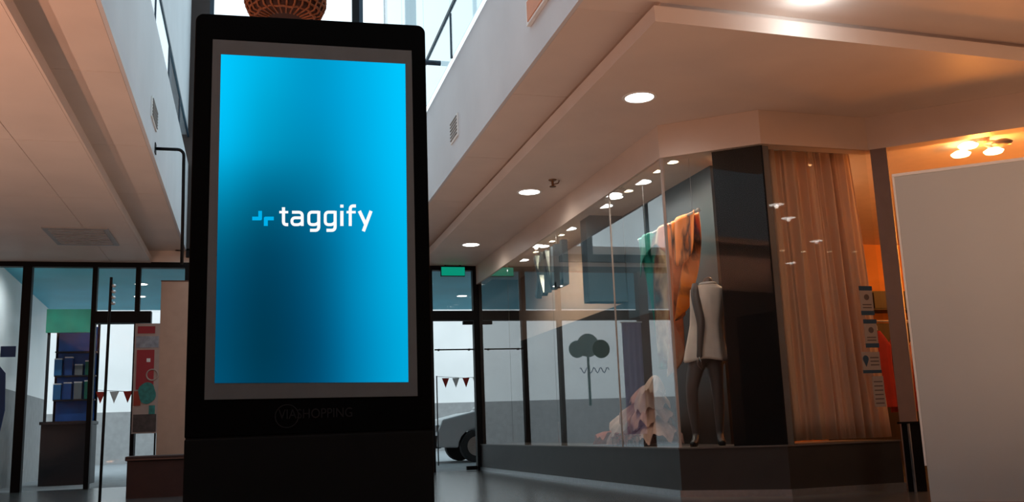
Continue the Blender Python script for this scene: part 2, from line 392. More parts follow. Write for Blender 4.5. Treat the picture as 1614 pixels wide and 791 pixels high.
# glass panes of the shop front
sg = thing('window_6', 'frameless glass panes of the shop front', None, (3.39, 7.34, ZP))
ysg = [14.44, 12.6, 10.6, 8.62, 7.36]
for i in range(4):
    MB().slab((3.405, ysg[i] - 0.004), (3.405, ysg[i + 1] + 0.004), 0.012, ZP, ZH, 1).build('pane', M['boosted_glass'], sg, True)
a, b = Vector(PA), Vector(PB); dd = (b - a).normalized()
MB().slab(tuple(a + dd * 0.03 + Vector((0.012, 0.012))), tuple(b - dd * 0.01 + Vector((0.012, 0.012))), 0.012, ZP, ZH, 1).build('pane', M['shop_glass'], sg, True)
a, b = Vector(PB), Vector(PC)
MB().slab((a.x + 0.02, a.y + 0.015), (b.x - 0.02, b.y + 0.015), 0.012, ZP, ZH, 1).build('pane', M['shop_glass'], sg, True)
M['pale_joint'] = mat('pale_silicone_joint', (0.42, 0.36, 0.33), 0.4)
MB().box(3.392, 3.412, 7.33, 7.35, ZP, ZH).build('corner_joint', M['pale_joint'], sg, True)
MB().box(3.398, 3.410, 8.614, 8.626, ZP, ZH).build('glass_joint', M['pale_joint'], sg, True)
# post between the curtain window and the doorway
M['warm_post'] = mat('warm_grey_post', (0.20, 0.125, 0.095), 0.45)
struct(MB().prism([(5.14, 6.84), (5.24, 6.755), (5.30, 6.82), (5.20, 6.905)], 0.0, ZH).build('trim_1', M['warm_post']), 'slim post between the curtain window and the orange doorway')
# dark pillar
M['pillar'] = mat('dark_glossy_pillar', (0.007, 0.006, 0.006), 0.45, var=0.1, scale=1.5, spec=0.12)
M['pillar_edge'] = mat('grey_pillar_edge', (0.16, 0.15, 0.15), 0.4)
pil = thing('wall_pillar', 'dark glossy pillar at the shop corner', None, (3.9, 7.1, ZP))
pv = Vector(PB) - Vector(PA); pv.normalize(); pn = Vector((-pv.y, pv.x))
q0 = Vector(PA) + pv * 0.44 + pn * 0.05; q1 = Vector(PB) + pv * 0.0 + pn * 0.05
MB().prism([tuple(q0), tuple(q1), tuple(q1 + pn * 0.45), tuple(q0 + pn * 0.45)], ZP, ZH + 0.05).build('pillar_body', M['pillar'], pil, True)
MB().prism([(4.09, 6.86), (4.17, 6.87), (4.30, 7.2), (4.22, 7.22)], ZP, ZH + 0.05).build('pillar_edge', M['pillar_edge'], pil, True)
# display back walls
M['blue_wall'] = mat('blue_grey_wall', (0.055, 0.085, 0.105), 0.35, var=0.2, scale=1.5)
M['beige_wall'] = mat('beige_wall', (0.58, 0.43, 0.34), 0.5, var=0.05)
M['dark_wall'] = mat('dark_brown_wall', (0.030, 0.022, 0.019), 0.4, var=0.3)
struct(MB().slab((4.08, 7.75), (4.05, 9.85), 0.08, 1.75, 2.93, -1).build('wall_display_blue', M['blue_wall']), 'blue-grey back wall of the display window')
struct(MB().slab((4.08, 7.75), (4.05, 9.85), 0.08, 0.0, 1.75, -1).build('wall_display_lower', M['dark_wall']), 'dark lower back wall of the display window')
struct(MB().box(3.60, 4.05, 9.86, 10.05, 1.95, 2.93).build('wall_display_return', M['blue_wall']), 'blue-grey return panel inside the display window')
struct(MB().box(4.06, 4.14, 10.06, 14.40, 1.95, 2.93).build('wall_display_beige', M['beige_wall']), 'beige wall at the far end of the display window')
struct(MB().box(4.06, 4.14, 9.86, 14.40, 0.0, 1.95).build('wall_display_far', M['dark_wall']), 'dark lower wall at the far end of the display')
struct(MB().box(3.42, 4.2, 14.40, 14.46, 0, 3.0).build('wall_display_end', M['dark_wall']), 'end wall of the display window')
# orange shop interior
M['orange_wall'] = mat('orange_wall', (0.62, 0.24, 0.045), 0.55, var=0.08)
M['brown_floor'] = mat('shop_brown_floor', (0.10, 0.05, 0.03), 0.4)
struct(MB().box(4.2, 12.9, 11.2, 11.35, 0, 2.93).build('wall_shop_back', M['orange_wall']), 'orange back wall inside the shop')
struct(MB().box(4.16, 4.2, 7.75, 11.2, 0, 2.93).build('wall_shop_side', M['orange_wall']), 'orange side wall behind the display')
struct(MB().box(12.75, 12.9, 4.2, 11.2, 0, 2.93).build('wall_shop_right', M['orange_wall']), 'orange right wall inside the shop')

def shop_lamp(loc, power, col=(1, 0.5, 0.18), r=0.06, name='bulb_light', parent=None):
    d_ = bpy.data.lights.new(name, 'POINT'); d_.energy = power; d_.color = col; d_.shadow_soft_size = r
    o_ = bpy.data.objects.new(name, d_); COL.objects.link(o_); o_.location = loc
    if parent is not None: o_.parent = parent
    return o_

# ------------------------------------------------------------------ downlights
def make_downlight(r, lens, power, col, angle=150):
    root = thing('ceiling_downlight', '', 'downlight')
    MB().lathe([(r * 1.0, 0.0), (r * 1.0, -0.006), (r * 1.18, -0.006), (r * 1.22, 0.0)], (0, 0, 0), 28, cap=False).build('trim_ring', M['white'], root, smooth=False)
    MB().lathe([(r * 0.2, -0.004), (r * 0.8, -0.004), (r * 0.99, -0.002)], (0, 0, 0), 28).build('lens', lens, root, smooth=True)
    d_ = bpy.data.lights.new('lamp_light', 'SPOT'); d_.energy = power; d_.color = col; d_.spot_size = R(angle); d_.spot_blend = 0.9; d_.shadow_soft_size = r * 0.25
    o_ = bpy.data.objects.new('lamp_light', d_); COL.objects.link(o_); o_.parent = root; o_.location = (0, 0, -0.03)
    return root
def place_downlights(proto_args, items, group):
    proto = None
    for loc, label in items:
        if proto is None: o = proto = make_downlight(*proto_args)
        else: o = copy_tree(proto)
        o.location = loc; tag(o, label, 'downlight', group)
big = (0.115, M['lens'], 14, (1.0, 0.93, 0.84), 165)
place_downlights(big, [((2.95, 6.69, ZD), 'nearest and largest round downlight in the dropped ceiling'),
    ((2.92, 9.75, ZD), 'middle downlight of the dropped ceiling, beside the sprinkler'),
    ((2.93, 12.73, ZD), 'farthest downlight of the dropped ceiling, near the exit sign')], 'downlights in the dropped ceiling')
place_downlights((0.10, M['lens'], 14, (1.0, 0.90, 0.80), 160), [((3.66, 8.39, 2.93), 'first large white lamp in the display ceiling, nearest the scarf'),
    ((3.61, 9.01, 2.93), 'second large white lamp in the display ceiling from the corner'),
    ((3.645, 9.40, 2.93), 'third large white lamp in the display ceiling, before the blue return panel'),
    ((3.63, 10.57, 2.93), 'fourth large white lamp, just beyond the blue return panel'),
    ((3.63, 11.66, 2.93), 'fifth large white lamp in the display ceiling, above the metal letters'),
    ((3.64, 12.67, 2.93), 'farthest large white lamp in the display ceiling')], 'large lamps in the display ceiling')
place_downlights((0.055, M['lens_warm'], 18.0, (1.0, 0.78, 0.5), 140), [((3.67, 7.68, 2.93), 'small warm spot lamp in the display ceiling nearest the glass corner'),
    ((3.65, 8.00, 2.93), 'second small warm spot lamp from the glass corner'),
    ((3.66, 8.74, 2.93), 'small warm spot lamp between the first two large lamps'),
    ((3.65, 10.94, 2.93), 'small warm spot lamp just beyond the fourth large lamp'),
    ((3.655, 11.33, 2.93), 'small warm spot lamp just before the fifth large lamp'),
    ((3.65, 12.05, 2.93), 'farthest small warm spot lamp in the display ceiling')], 'small warm spots in the display ceiling')
place_downlights((0.10, M['lens'], 12, (1.0, 0.92, 0.84), 165), [((x, y, ZU), t) for x, y, t in ((6.82, 3.18, 'downlight in the raised ceiling, out to the right of the white board'), (7.48, 2.51, 'downlight in the raised ceiling, second out to the right'),
     (8.98, 1.14, 'downlight in the raised ceiling, third out to the right'), (9.84, -0.72, 'downlight in the raised ceiling, behind the camera on the right'))], 'downlights in the raised ceiling')
place_downlights((0.05, M['lens_warm'], 4, (1.0, 0.78, 0.5), 150), [((x, y, ZU), t) for x, y, t in ((8.92, 0.34, 'first small warm spot of the row behind the camera'), (9.36, 0.29, 'second small warm spot of the row behind the camera'),
     (9.84, 0.36, 'third small warm spot of the row behind the camera'), (10.29, 0.43, 'fourth small warm spot of the row behind the camera'), (10.87, 0.51, 'fifth small warm spot of the row behind the camera'))], 'warm spots behind the camera')
place_downlights((0.10, M['lens'], 10, (1.0, 0.90, 0.80), 165), [((-2.2, 2.9, ZD), 'downlight in the left dropped ceiling beside the camera'), ((-2.2, -0.5, ZD), 'downlight in the left dropped ceiling behind the camera')], 'downlights in the left dropped ceiling')
place_downlights((0.095, M['lens_orange'], 14, (1.0, 0.55, 0.22), 160), [((5.96, 5.03, ZU), 'warm orange lamp in the raised ceiling above the white board')], 'warm orange lamps')

gl = thing('globe_lamp', 'opal dome ceiling lamp just in front of the dropped ceiling edge', 'ceiling lamp', (3.55, 4.99, ZU))
MB().lathe([(0.02, -0.075), (0.06, -0.065), (0.085, -0.04), (0.09, -0.012)], (0, 0, 0), 24).build('opal_dome', M['lens'], gl, smooth=True)
MB().lathe([(0.10, -0.012), (0.10, 0.0)], (0, 0, 0), 24).build('base_ring', M['white'], gl)
shop_lamp((0, 0.12, -0.12), 4.2, (0.85, 0.95, 1.0), 0.02, 'bulb_light', gl)
# flower-like ceiling lamp of the orange shop
cl = thing('ceiling_lamp', 'glowing petal-shaped ceiling lamp inside the orange doorway', 'ceiling lamp', (6.10, 6.62, 2.93))
M['frosted'] = mat('frosted_lamp_glass', (0.35, 0.30, 0.27), 0.3)
MB().lathe([(0.06, -0.05), (0.075, -0.04), (0.075, 0.0)], (0, 0, 0), 16).build('canopy', M['frosted'], cl)
for k in range(4):
    a = k * PI / 2 + 0.3
    arm = MB().tube([(0, 0, -0.04), (0.10 * math.cos(a), 0.10 * math.sin(a), -0.05), (0.17 * math.cos(a), 0.17 * math.sin(a), -0.07)], 0.012, 8).build('arm', M['frosted'], cl)
    MB().lathe([(0.02, -0.035), (0.07, -0.03), (0.085, -0.01), (0.05, 0.012), (0.012, 0.016)], (0.19 * math.cos(a), 0.19 * math.sin(a), -0.075), 14).build('petal_shade', M['lens_orange'] if k != 3 else M['frosted'], cl, smooth=True)
shop_lamp((0, 0, -0.22), 22, (1, 0.32, 0.05), 0.08, 'bulb_light', cl)
sl = thing('ceiling_lamp', 'unseen warm fill lamp added on the ceiling deeper inside the orange shop', 'ceiling lamp', (9.2, 8.8, 2.93))  # added out of sight to fill the shop with orange light
MB().lathe([(0.05, -0.10), (0.13, -0.07), (0.13, 0.0)], (0, 0, 0), 16).build('shade', M['lens_orange'], sl)
shop_lamp((0, 0, -0.25), 110, (1, 0.32, 0.05), 0.08, 'bulb_light', sl)
sl = thing('ceiling_lamp', 'unseen warm lamp added on the shop ceiling to backlight the pleated curtain', 'ceiling lamp', (4.9, 8.3, 2.93))  # added behind the cloth to light it through
MB().lathe([(0.05, -0.10), (0.13, -0.07), (0.13, 0.0)], (0, 0, 0), 16).build('shade', M['lens_orange'], sl)
shop_lamp((0, 0, -0.25), 38, (1, 0.56, 0.28), 0.08, 'bulb_light', sl)

# globe lamp added out of sight to light the shop ceiling orange
fl = thing('fill_lamp', 'unseen orange fill lamp added inside the shop behind the white board', 'floor lamp', (7.3, 7.6, 0))
MB().lathe([(0.16, 0.0), (0.16, 0.02), (0.02, 0.035)], (0, 0, 0), 20).build('base', M['black_frame'], fl)
MB().tube([(0, 0, 0.03), (0, 0, 1.35)], 0.012, 8).build('pole', M['black_frame'], fl)
MB().lathe([(0.03, 0.0), (0.10, 0.03), (0.14, 0.12), (0.10, 0.22), (0.05, 0.25)], (0, 0, 1.35), 20).build('globe_shade', M['lens_orange'], fl, smooth=True)
shop_lamp((0, 0, 1.75), 58, (1, 0.27, 0.03), 0.22, 'bulb_light', fl)
# ------------------------------------------------------------------ ceiling fittings
def vent(name, label, loc, w, h, axis):      # wall grille on a fascia, facing +x or -x
    g = thing(name, label, 'vent', loc); s_ = axis
    MB().box(0 if s_ > 0 else -0.012, 0.012 if s_ > 0 else 0, -w / 2, w / 2, -h / 2, h / 2).build('frame', M['white'], g)
    for k in range(6):
        z = -h / 2 + h * (k + 0.7) / 6.6
        MB().box(0.012 if s_ > 0 else -0.02, 0.02 if s_ > 0 else -0.012, -w / 2 + 0.02, w / 2 - 0.02, z, z + h / 18).build('louvre', M['vent_dark'], g)
M['vent_dark'] = mat('vent_dark', (0.20, 0.19, 0.18), 0.6)
vent('wall_vent', 'small grey ventilation grille on the left fascia', (FL + 0.001, 9.35, 3.70), 0.50, 0.20, 1)
vent('wall_vent', 'small ventilation grille on the right fascia beside the screen stand', (FR - 0.001, 9.42, 3.72), 0.36, 0.24, -1)
r = thing('fascia_lamp_box', 'orange lit recess box on the right fascia at the picture top', 'light box', (FR - 0.001, 6.15, 3.72))
MB().box(-0.03, 0, -0.42, 0.42, -0.1, 0.1).build('frame', M['white'], r)
M['orange_lens'] = mat('orange_diffuser', lin(210, 130, 80), 0.5)
MB().box(-0.036, -0.03, -0.38, 0.38, -0.08, 0.08).build('diffuser', M['orange_lens'], r)
# air cassette in the left ceiling
M['vent_grey'] = mat('vent_grey', (0.34, 0.34, 0.35), 0.5)
r = thing('ceiling_vent', 'grey air conditioning cassette in the left ceiling', 'ceiling vent', (-2.07, 12.62, ZD))
MB().box(-0.37, 0.37, -0.52, 0.52, -0.012, 0).build('frame', M['vent_grey'], r)
for k in range(9):
    y = -0.44 + k * 0.105
    MB().box(-0.31, 0.31, y, y + 0.05, -0.022, -0.012).build('louvre', M['vent_grey'], r)
# sprinkler
M['brass'] = mat('brown_brass', (0.20, 0.10, 0.05), 0.4, 0.6)
r = thing('ceiling_sprinkler', 'small brown fire sprinkler on the dropped ceiling', 'sprinkler', (3.02, 9.22, ZD))
MB().lathe([(0.035, -0.012), (0.045, 0.0)], (0, 0, 0), 16).build('escutcheon', M['brass'], r)
MB().lathe([(0.012, -0.07), (0.014, -0.012)], (0, 0, 0), 10).build('stem', M['brass'], r)
MB().lathe([(0.035, -0.078), (0.035, -0.07)], (0, 0, 0), 14).build('deflector', M['brass'], r)
MB().tube([(0.012, 0, -0.05), (0.07, 0.02, -0.03), (0.08, 0.02, 0)], 0.006, 6).build('pipe', M['brass'], r)
# exit sign
M['exit_green'] = emit_mat('exit_green', lin(10, 150, 120), 0.9)
r = thing('exit_sign', 'green illuminated exit sign box above the entrance door', 'exit sign', (3.01, YE - 0.10, 2.975))
MB().box(-0.19, 0.19, -0.03, 0.03, 0, 0.15).build('housing', M['black_frame'], r)
MB().box(-0.185, 0.185, -0.036, -0.03, 0.008, 0.142).build('face', M['exit_green'], r)
for x in (-0.12, 0.12): MB().box(x - 0.01, x + 0.01, -0.01, 0.01, 0.15, 0.175).build('hanger', M['black_frame'], r)
# hanging sign bracket on the left fascia
r = thing('hanging_bracket', 'black inverted L bracket hanging from the left fascia', 'bracket', (FL, 9.6, 3.43))
pts = [(0, 0, 0), (0.21, 0, 0.0)] + [(0.21 + 0.06 * math.sin(t * PI / 10), 0, -0.06 + 0.06 * math.cos(t * PI / 10)) for t in range(6)] + [(0.275, 0, -0.5), (0.28, 0, -1.15)]
MB().tube(pts, 0.016, 10).build('bent_tube', M['black_frame'], r, smooth=True)
MB().box(0, 0.01, -0.05, 0.05, -0.05, 0.05).build('wall_plate', M['black_frame'], r)

# ------------------------------------------------------------------ wicker pendant
M['wicker'] = mat('brown_wicker', lin(128, 72, 38), 0.6, var=0.35, scale=40)
M['wicker_dark'] = mat('dark_wicker_lining', lin(52, 22, 12), 0.8)
wp = thing('pendant_lamp', 'woven brown wicker pendant lamp hanging behind the screen stand', 'pendant lamp', (0.18, 6.0, 3.27))
prof = [(0.10, 0.0), (0.21, 0.02), (0.245, 0.10), (0.25, 0.3), (0.22, 0.55), (0.10, 0.75), (0.03, 0.80)]
MB().lathe(prof, (0, 0, 0), 28).build('lining', M['wicker_dark'], wp, smooth=True)
def prof_r(z):
    for (r0, z0), (r1, z1) in zip(prof, prof[1:]):
        if z0 <= z <= z1: return r0 + (r1 - r0) * (z - z0) / (z1 - z0)
    return 0.03
for k in range(22):
    z = 0.015 + k * 0.034
    m_ = MB(); n = 56; pts = []
    for i in range(n + 1):
        a = 2 * PI * i / n; rr = prof_r(min(z, 0.79)) + 0.006 + 0.006 * math.sin(a * 14 + k * PI)
        pts.append((rr * math.cos(a), rr * math.sin(a), z + 0.006 * math.sin(a * 5 + k)))
    m_.tube(pts, 0.009, 5, cap=False); m_.build('woven_band', M['wicker'], wp, smooth=True)
for k in range(28):
    a = 2 * PI * k / 28
    MB().tube([((r_ + 0.012) * math.cos(a), (r_ + 0.012) * math.sin(a), z) for r_, z in prof], 0.007, 5).build('rib', M['wicker'], wp, smooth=True)
MB().tube([(0, 0, 0.8), (0, 0, 4.93)], 0.008, 6).build('cable', M['black_frame'], wp)

# ------------------------------------------------------------------ kiosk
KW, KZ = 0.389, 2.005
kx, ky = (-0.208 + 0.585) / 2, (3.176 + 3.135) / 2
kio = thing('display_kiosk', 'tall black freestanding advertising kiosk with a bright blue screen', 'kiosk', (kx, ky, 0), math.atan2(-0.041, 0.793))
def rounded(x0, x1, z0, z1, r_top, r_bot=0.0, n=6):
    p = []
    def arc(cx_, cz_, a0, r):
        return [(cx_ + r * math.cos(a0 + t * PI / 2 / n), cz_ + r * math.sin(a0 + t * PI / 2 / n)) for t in range(n + 1)]
    if r_bot > 0: p += arc(x0 + r_bot, z0 + r_bot, PI, r_bot) + arc(x1 - r_bot, z0 + r_bot, 1.5 * PI, r_bot)
    else: p += [(x0, z0), (x1, z0)]
    p += arc(x1 - r_top, z1 - r_top, 0, r_top) + arc(x0 + r_top, z1 - r_top, PI / 2, r_top)
    return p
MB().prism_y(rounded(-KW, KW, 0.592, KZ, 0.028), 0.0, 0.13).build('body', M['kiosk'], kio, bevel=0.004)
MB().box(-KW, KW, 0.0, 0.13, 0.03, 0.588).build('lower_panel', M['kiosk_low'], kio, bevel=0.004)
MB().box(-KW + 0.003, KW - 0.003, 0.003, 0.127, 0.03, 0.62).build('core', M['kiosk_low'], kio)
MB().box(-KW - 0.03, KW + 0.03, -0.14, 0.32, 0.0, 0.03).build('base_plate', M['kiosk'], kio, bevel=0.004)
U0 = 0.397
zb = lambda u: 1.912 - 0.0086 * (u - 0.0655) / 0.67
MB().prism_y([(0.0655 - U0, 0.709), (0.7365 - U0, 0.702), (0.7365 - U0, 1.906), (0.0655 - U0, 1.912)], -0.003, 0.0).build('bezel', M['bezel'], kio)
# the screen picture: a blue gradient
rows = [(0.0, [(0, 200, 255), (0, 176, 226), (0, 155, 205), (0, 176, 232), (0, 200, 255)]),
        (0.15, [(0, 197, 252), (0, 165, 212), (0, 150, 200), (0, 172, 228), (0, 198, 255)]),
        (0.30, [(0, 183, 236), (0, 148, 192), (0, 138, 183), (0, 167, 221), (0, 195, 252)]),
        (0.42, [(0, 146, 190), (0, 112, 150), (0, 118, 160), (0, 158, 211), (0, 191, 247)]),
        (0.52, [(0, 115, 152), (0, 88, 120), (0, 105, 146), (0, 151, 203), (0, 187, 240)]),
        (0.62, [(0, 92, 126), (0, 70, 100), (0, 92, 130), (0, 144, 195), (0, 182, 235)]),
        (0.75, [(0, 78, 112), (0, 61, 88), (0, 83, 120), (0, 139, 189), (0, 176, 228)]),
        (0.90, [(0, 75, 107), (0, 58, 83), (0, 76, 112), (0, 131, 181), (0, 170, 222)]),
        (1.0, [(0, 77, 110), (0, 60, 86), (0, 75, 111), (0, 129, 177), (0, 168, 220)])]
def cr(p0, p1, p2, p3, t):
    return 0.5 * (2 * p1 + (p2 - p0) * t + (2 * p0 - 5 * p1 + 4 * p2 - p3) * t * t + (3 * p1 - p0 - 3 * p2 + p3) * t ** 3)
def samp_row(c5, u):
    x = u * 4; i = min(3, int(x)); t = x - i
    g = lambda k: c5[max(0, min(4, k))]
    return [cr(g(i - 1)[c], g(i)[c], g(i + 1)[c], g(i + 2)[c], t) for c in range(3)]
def screen_col(u, v):
    k = 0
    while k < len(rows) - 2 and v > rows[k + 1][0]: k += 1
    t = (v - rows[k][0]) / (rows[k + 1][0] - rows[k][0])
    g = lambda j: samp_row(rows[max(0, min(len(rows) - 1, j))][1], u)
    a, b, c_, d_ = g(k - 1), g(k), g(k + 1), g(k + 2)
    return lin(*[max(0, min(255, cr(a[i], b[i], c_[i], d_[i], t))) for i in range(3)])
NU, NV = 36, 64
tl, tr_, br_, bl_ = (0.0932, 1.859), (0.7131, 1.855), (0.7065, 0.748), (0.0953, 0.760)
def scr(u, v):
    xt = tl[0] + (tr_[0] - tl[0]) * u; zt = tl[1] + (tr_[1] - tl[1]) * u
    xb = bl_[0] + (br_[0] - bl_[0]) * u; zb_ = bl_[1] + (br_[1] - bl_[1]) * u
    return (xt + (xb - xt) * v - U0, -0.0045, zt + (zb_ - zt) * v)
sm = bpy.data.materials.new('screen_picture'); sm.use_nodes = True
nt = sm.node_tree; nt.nodes.clear()
so = nt.nodes.new('ShaderNodeOutputMaterial'); se = nt.nodes.new('ShaderNodeEmission'); sa = nt.nodes.new('ShaderNodeVertexColor'); sa.layer_name = 'picture'
nt.links.new(sa.outputs[0], se.inputs[0]); nt.links.new(se.outputs[0], so.inputs[0])
mb = MB().grid(lambda u, v: scr(u, 1 - v), NU, NV)
screen = mb.build('screen', sm, kio)
at = screen.data.color_attributes.new('picture', 'FLOAT_COLOR', 'POINT')
for j in range(NV + 1):
    for i in range(NU + 1):
        at.data[j * (NU + 1) + i].color = screen_col(i / NU, 1 - j / NV) + (1,)
# lettering on the screen, drawn in the picture's own layout units
def uv_of(px, py):
    s_ = px / 1614.0; t_ = py / 672.0
    u = (0.1666 + (0.6671 - 0.1666) * s_) * (1 - t_) + (0.16996 + (0.66417 - 0.16996) * s_) * t_
    z = (1.3887 + 0.009 * s_) * (1 - t_) + (1.1758 + 0.0016 * s_) * t_
    return u - U0, z
def bez(p0, c, p1, n=6):
    return [((1 - t) ** 2 * p0[0] + 2 * t * (1 - t) * c[0] + t * t * p1[0], (1 - t) ** 2 * p0[1] + 2 * t * (1 - t) * c[1] + t * t * p1[1]) for t in [k / n for k in range(n + 1)]]
def stroke(mb_, pts, w, layer=0):
    P = [Vector(p) for p in pts]; L = []; Rr = []
    for i, p in enumerate(P):
        d0 = (P[i] - P[i - 1]).normalized() if i > 0 else None
        d1 = (P[i + 1] - P[i]).normalized() if i < len(P) - 1 else None
        d_ = ((d0 or d1) + (d1 or d0)).normalized(); n = Vector((-d_.y, d_.x))
        k = 1.0 / max(0.5, n.dot(Vector((-(d1 or d0).y, (d1 or d0).x))))
        L.append(p + n * w / 2 * k); Rr.append(p - n * w / 2 * k)
    y0 = -0.0058 - 0.00005 * layer
    vs_ = []
    for q in L + Rr:
        u, z = uv_of(q.x, q.y); vs_.append((u, y0, z))
    k = len(P)
    mb_.add(vs_, [(i, i + 1, k + i + 1, k + i) for i in range(k - 1)])
def flat_poly(mb_, pts):
    vs_ = [(uv_of(*p)[0], -0.0058, uv_of(*p)[1]) for p in pts]; mb_.add(vs_, [tuple(range(len(vs_) - 1, -1, -1))])
W_ = 33
def letter(name_strokes):
    m_ = MB()
    for k, (pts, w) in enumerate(name_strokes): stroke(m_, pts, w, k)
    o = m_.build('letter', M['white_print'], screen)
    return o
letter([([(436, 183), (436, 330)] + bez((436, 335), (437, 366), (466, 367)) + [(485, 367)], W_), ([(392, 235), (485, 235)], 26)])
letter([([(525, 236), (592, 236)] + bez((594, 236), (632, 237), (632, 275)) + [(632, 381)], 31), ([(632, 295), (560, 295)] + bez((558, 295), (524, 296), (524, 331)) + bez((524, 333), (525, 368), (560, 368)) + bez((580, 368), (610, 367), (632, 340)), 30)])
def gee(dx):
    letter([([(806 + dx, 222), (806 + dx, 385)] + bez((806 + dx, 387), (806 + dx, 427), (766 + dx, 427)) + [(714 + dx, 427)], 33),
            ([(806 + dx, 235), (738 + dx, 235)] + bez((736 + dx, 235), (701 + dx, 236), (701 + dx, 275)) + [(701 + dx, 328)] + bez((701 + dx, 330), (702 + dx, 367), (738 + dx, 367)) + bez((760 + dx, 367), (790 + dx, 364), (806 + dx, 338)), 31)])
gee(0); gee(174)
letter([([(1052, 222), (1052, 381)], 35), ([(1052, 155), (1052, 187)], 35)])
letter([([(1203, 169), (1175, 169)] + bez((1173, 169), (1142, 170), (1142, 205)) + [(1142, 381)], 33), ([(1102, 235), (1200, 235)], 26)])
letter([([(1240, 222), (1312, 372)], 36), ([(1366, 222), (1283, 437)], 36)])
lg = MB(); flat_poly(lg, [(175, 222), (213, 222), (213, 308), (209, 318), (198, 322), (112, 322), (112, 283), (175, 283)]); lg.build('logo_mark', M['cyan_print'], screen)
lg = MB(); flat_poly(lg, [(335, 283), (335, 322), (273, 322), (273, 381), (232, 381), (232, 298), (237, 287), (248, 283)]); lg.build('logo_mark', M['cyan_print'], screen)
# faint printed mall name under the screen
def text_mesh(txt, size, name, material, parent, loc, rx=PI / 2, ext=0.0):
    c = bpy.data.curves.new(name, 'FONT'); c.body = txt; c.size = size; c.extrude = ext; c.align_x = 'LEFT'
    t = bpy.data.objects.new(name, c); COL.objects.link(t)
    dg = bpy.context.evaluated_depsgraph_get(); me = bpy.data.meshes.new_from_object(t.evaluated_get(dg))
    bpy.data.objects.remove(t); me.name = name; me.materials.clear(); me.materials.append(material)
    o = bpy.data.objects.new(name, me); COL.objects.link(o); o.parent = parent; o.location = loc; o.rotation_euler = (rx, 0, 0)
    return o
tm = text_mesh('VIASHOPPING', 0.043, 'printed_name', M['faint_print'], kio, (0.292 - U0, -0.0025, 0.642), ext=0.0012)
tw = tm.dimensions.x if tm.dimensions.x > 0.05 else 0.26
tm.scale = (0.232 / tw, 1, 1)
MB().torus((0.318 - U0, -0.001, 0.650), 0.036, 0.0016, 'y', 36, 6).build('printed_ring', M['faint_print'], kio)

# ------------------------------------------------------------------ white board at the right
bd = thing('display_board', 'large white freestanding board in the right foreground', 'board', (3.68, 4.72, 0), math.atan2(4.277 - 4.72, 4.231 - 3.68))
MB().box(0.012, 1.25, 0.0, 0.02, 0.10, 1.985).build('panel', M['board'], bd, bevel=0.002)
MB().box(0.0, 1.262, -0.006, 0.026, 1.985, 2.003).build('top_rail', M['white'], bd, bevel=0.003)
MB().box(0.0, 0.012, -0.004, 0.024, 0.30, 1.985).build('side_rail', M['white'], bd)
MB().box(1.25, 1.262, -0.004, 0.024, 0.10, 1.985).build('side_rail', M['white'], bd)
for x in (0.02, 1.18):
    MB().box(x, x + 0.05, -0.22, 0.26, 0.0, 0.03).build('foot', M['black_frame'], bd, bevel=0.004)
    MB().box(x + 0.005, x + 0.045, 0.021, 0.05, 0.03, 0.6).build('leg_upright', M['black_frame'], bd)
# low dark stand beside the doorway
st = thing('door_stopper_post', 'short dark metal post with chrome edge below the doorway', 'post', (5.02, 6.55, 0), 0)
MB().box(-0.05, 0.05, -0.05, 0.05, 0.0, 0.52).build('post_body', M['black_frame'], st, bevel=0.004)
MB().box(-0.06, -0.05, -0.055, -0.035, 0.0, 0.52).build('chrome_edge', M['alu'], st)
MB().box(-0.07, 0.07, -0.07, 0.07, 0.52, 0.535).build('cap', M['black_frame'], st)

# ------------------------------------------------------------------ curtain in the shop window
M['curtain'] = mat('beige_curtain', (0.76, 0.57, 0.43), 0.9, var=0.02, scale=1.0, trans=0.28, stretch=(9, 2, 0.3))
cu = thing('window_curtain', 'tall pleated beige curtain lit orange behind the shop glass', 'curtain', (4.66, 7.12, 0.41))
def curt(u, v):
    x = -0.46 + (0.93 + 0.12 * (1 - v)) * u; ph = u * 66 + 1.6 * math.sin(u * 9) + 0.8 * math.sin(u * 23)
    amp = 0.034 + 0.014 * math.sin(u * 17 + 1)
    return (x + 0.012 * math.sin(ph * 0.5 + v), amp * math.sin(ph * 1.0) + 0.012 * math.sin(ph * 2.3 + 1) + 0.006 * math.sin(v * 9 + u * 30), v * 2.50)
MB().grid(curt, 260, 12).build('pleated_cloth', M['curtain'], cu, smooth=True, solid=0.002)
MB().tube([(-0.48, 0, 2.50), (0.52, 0, 2.50)], 0.012, 8).build('curtain_rail', M['steel'], cu)

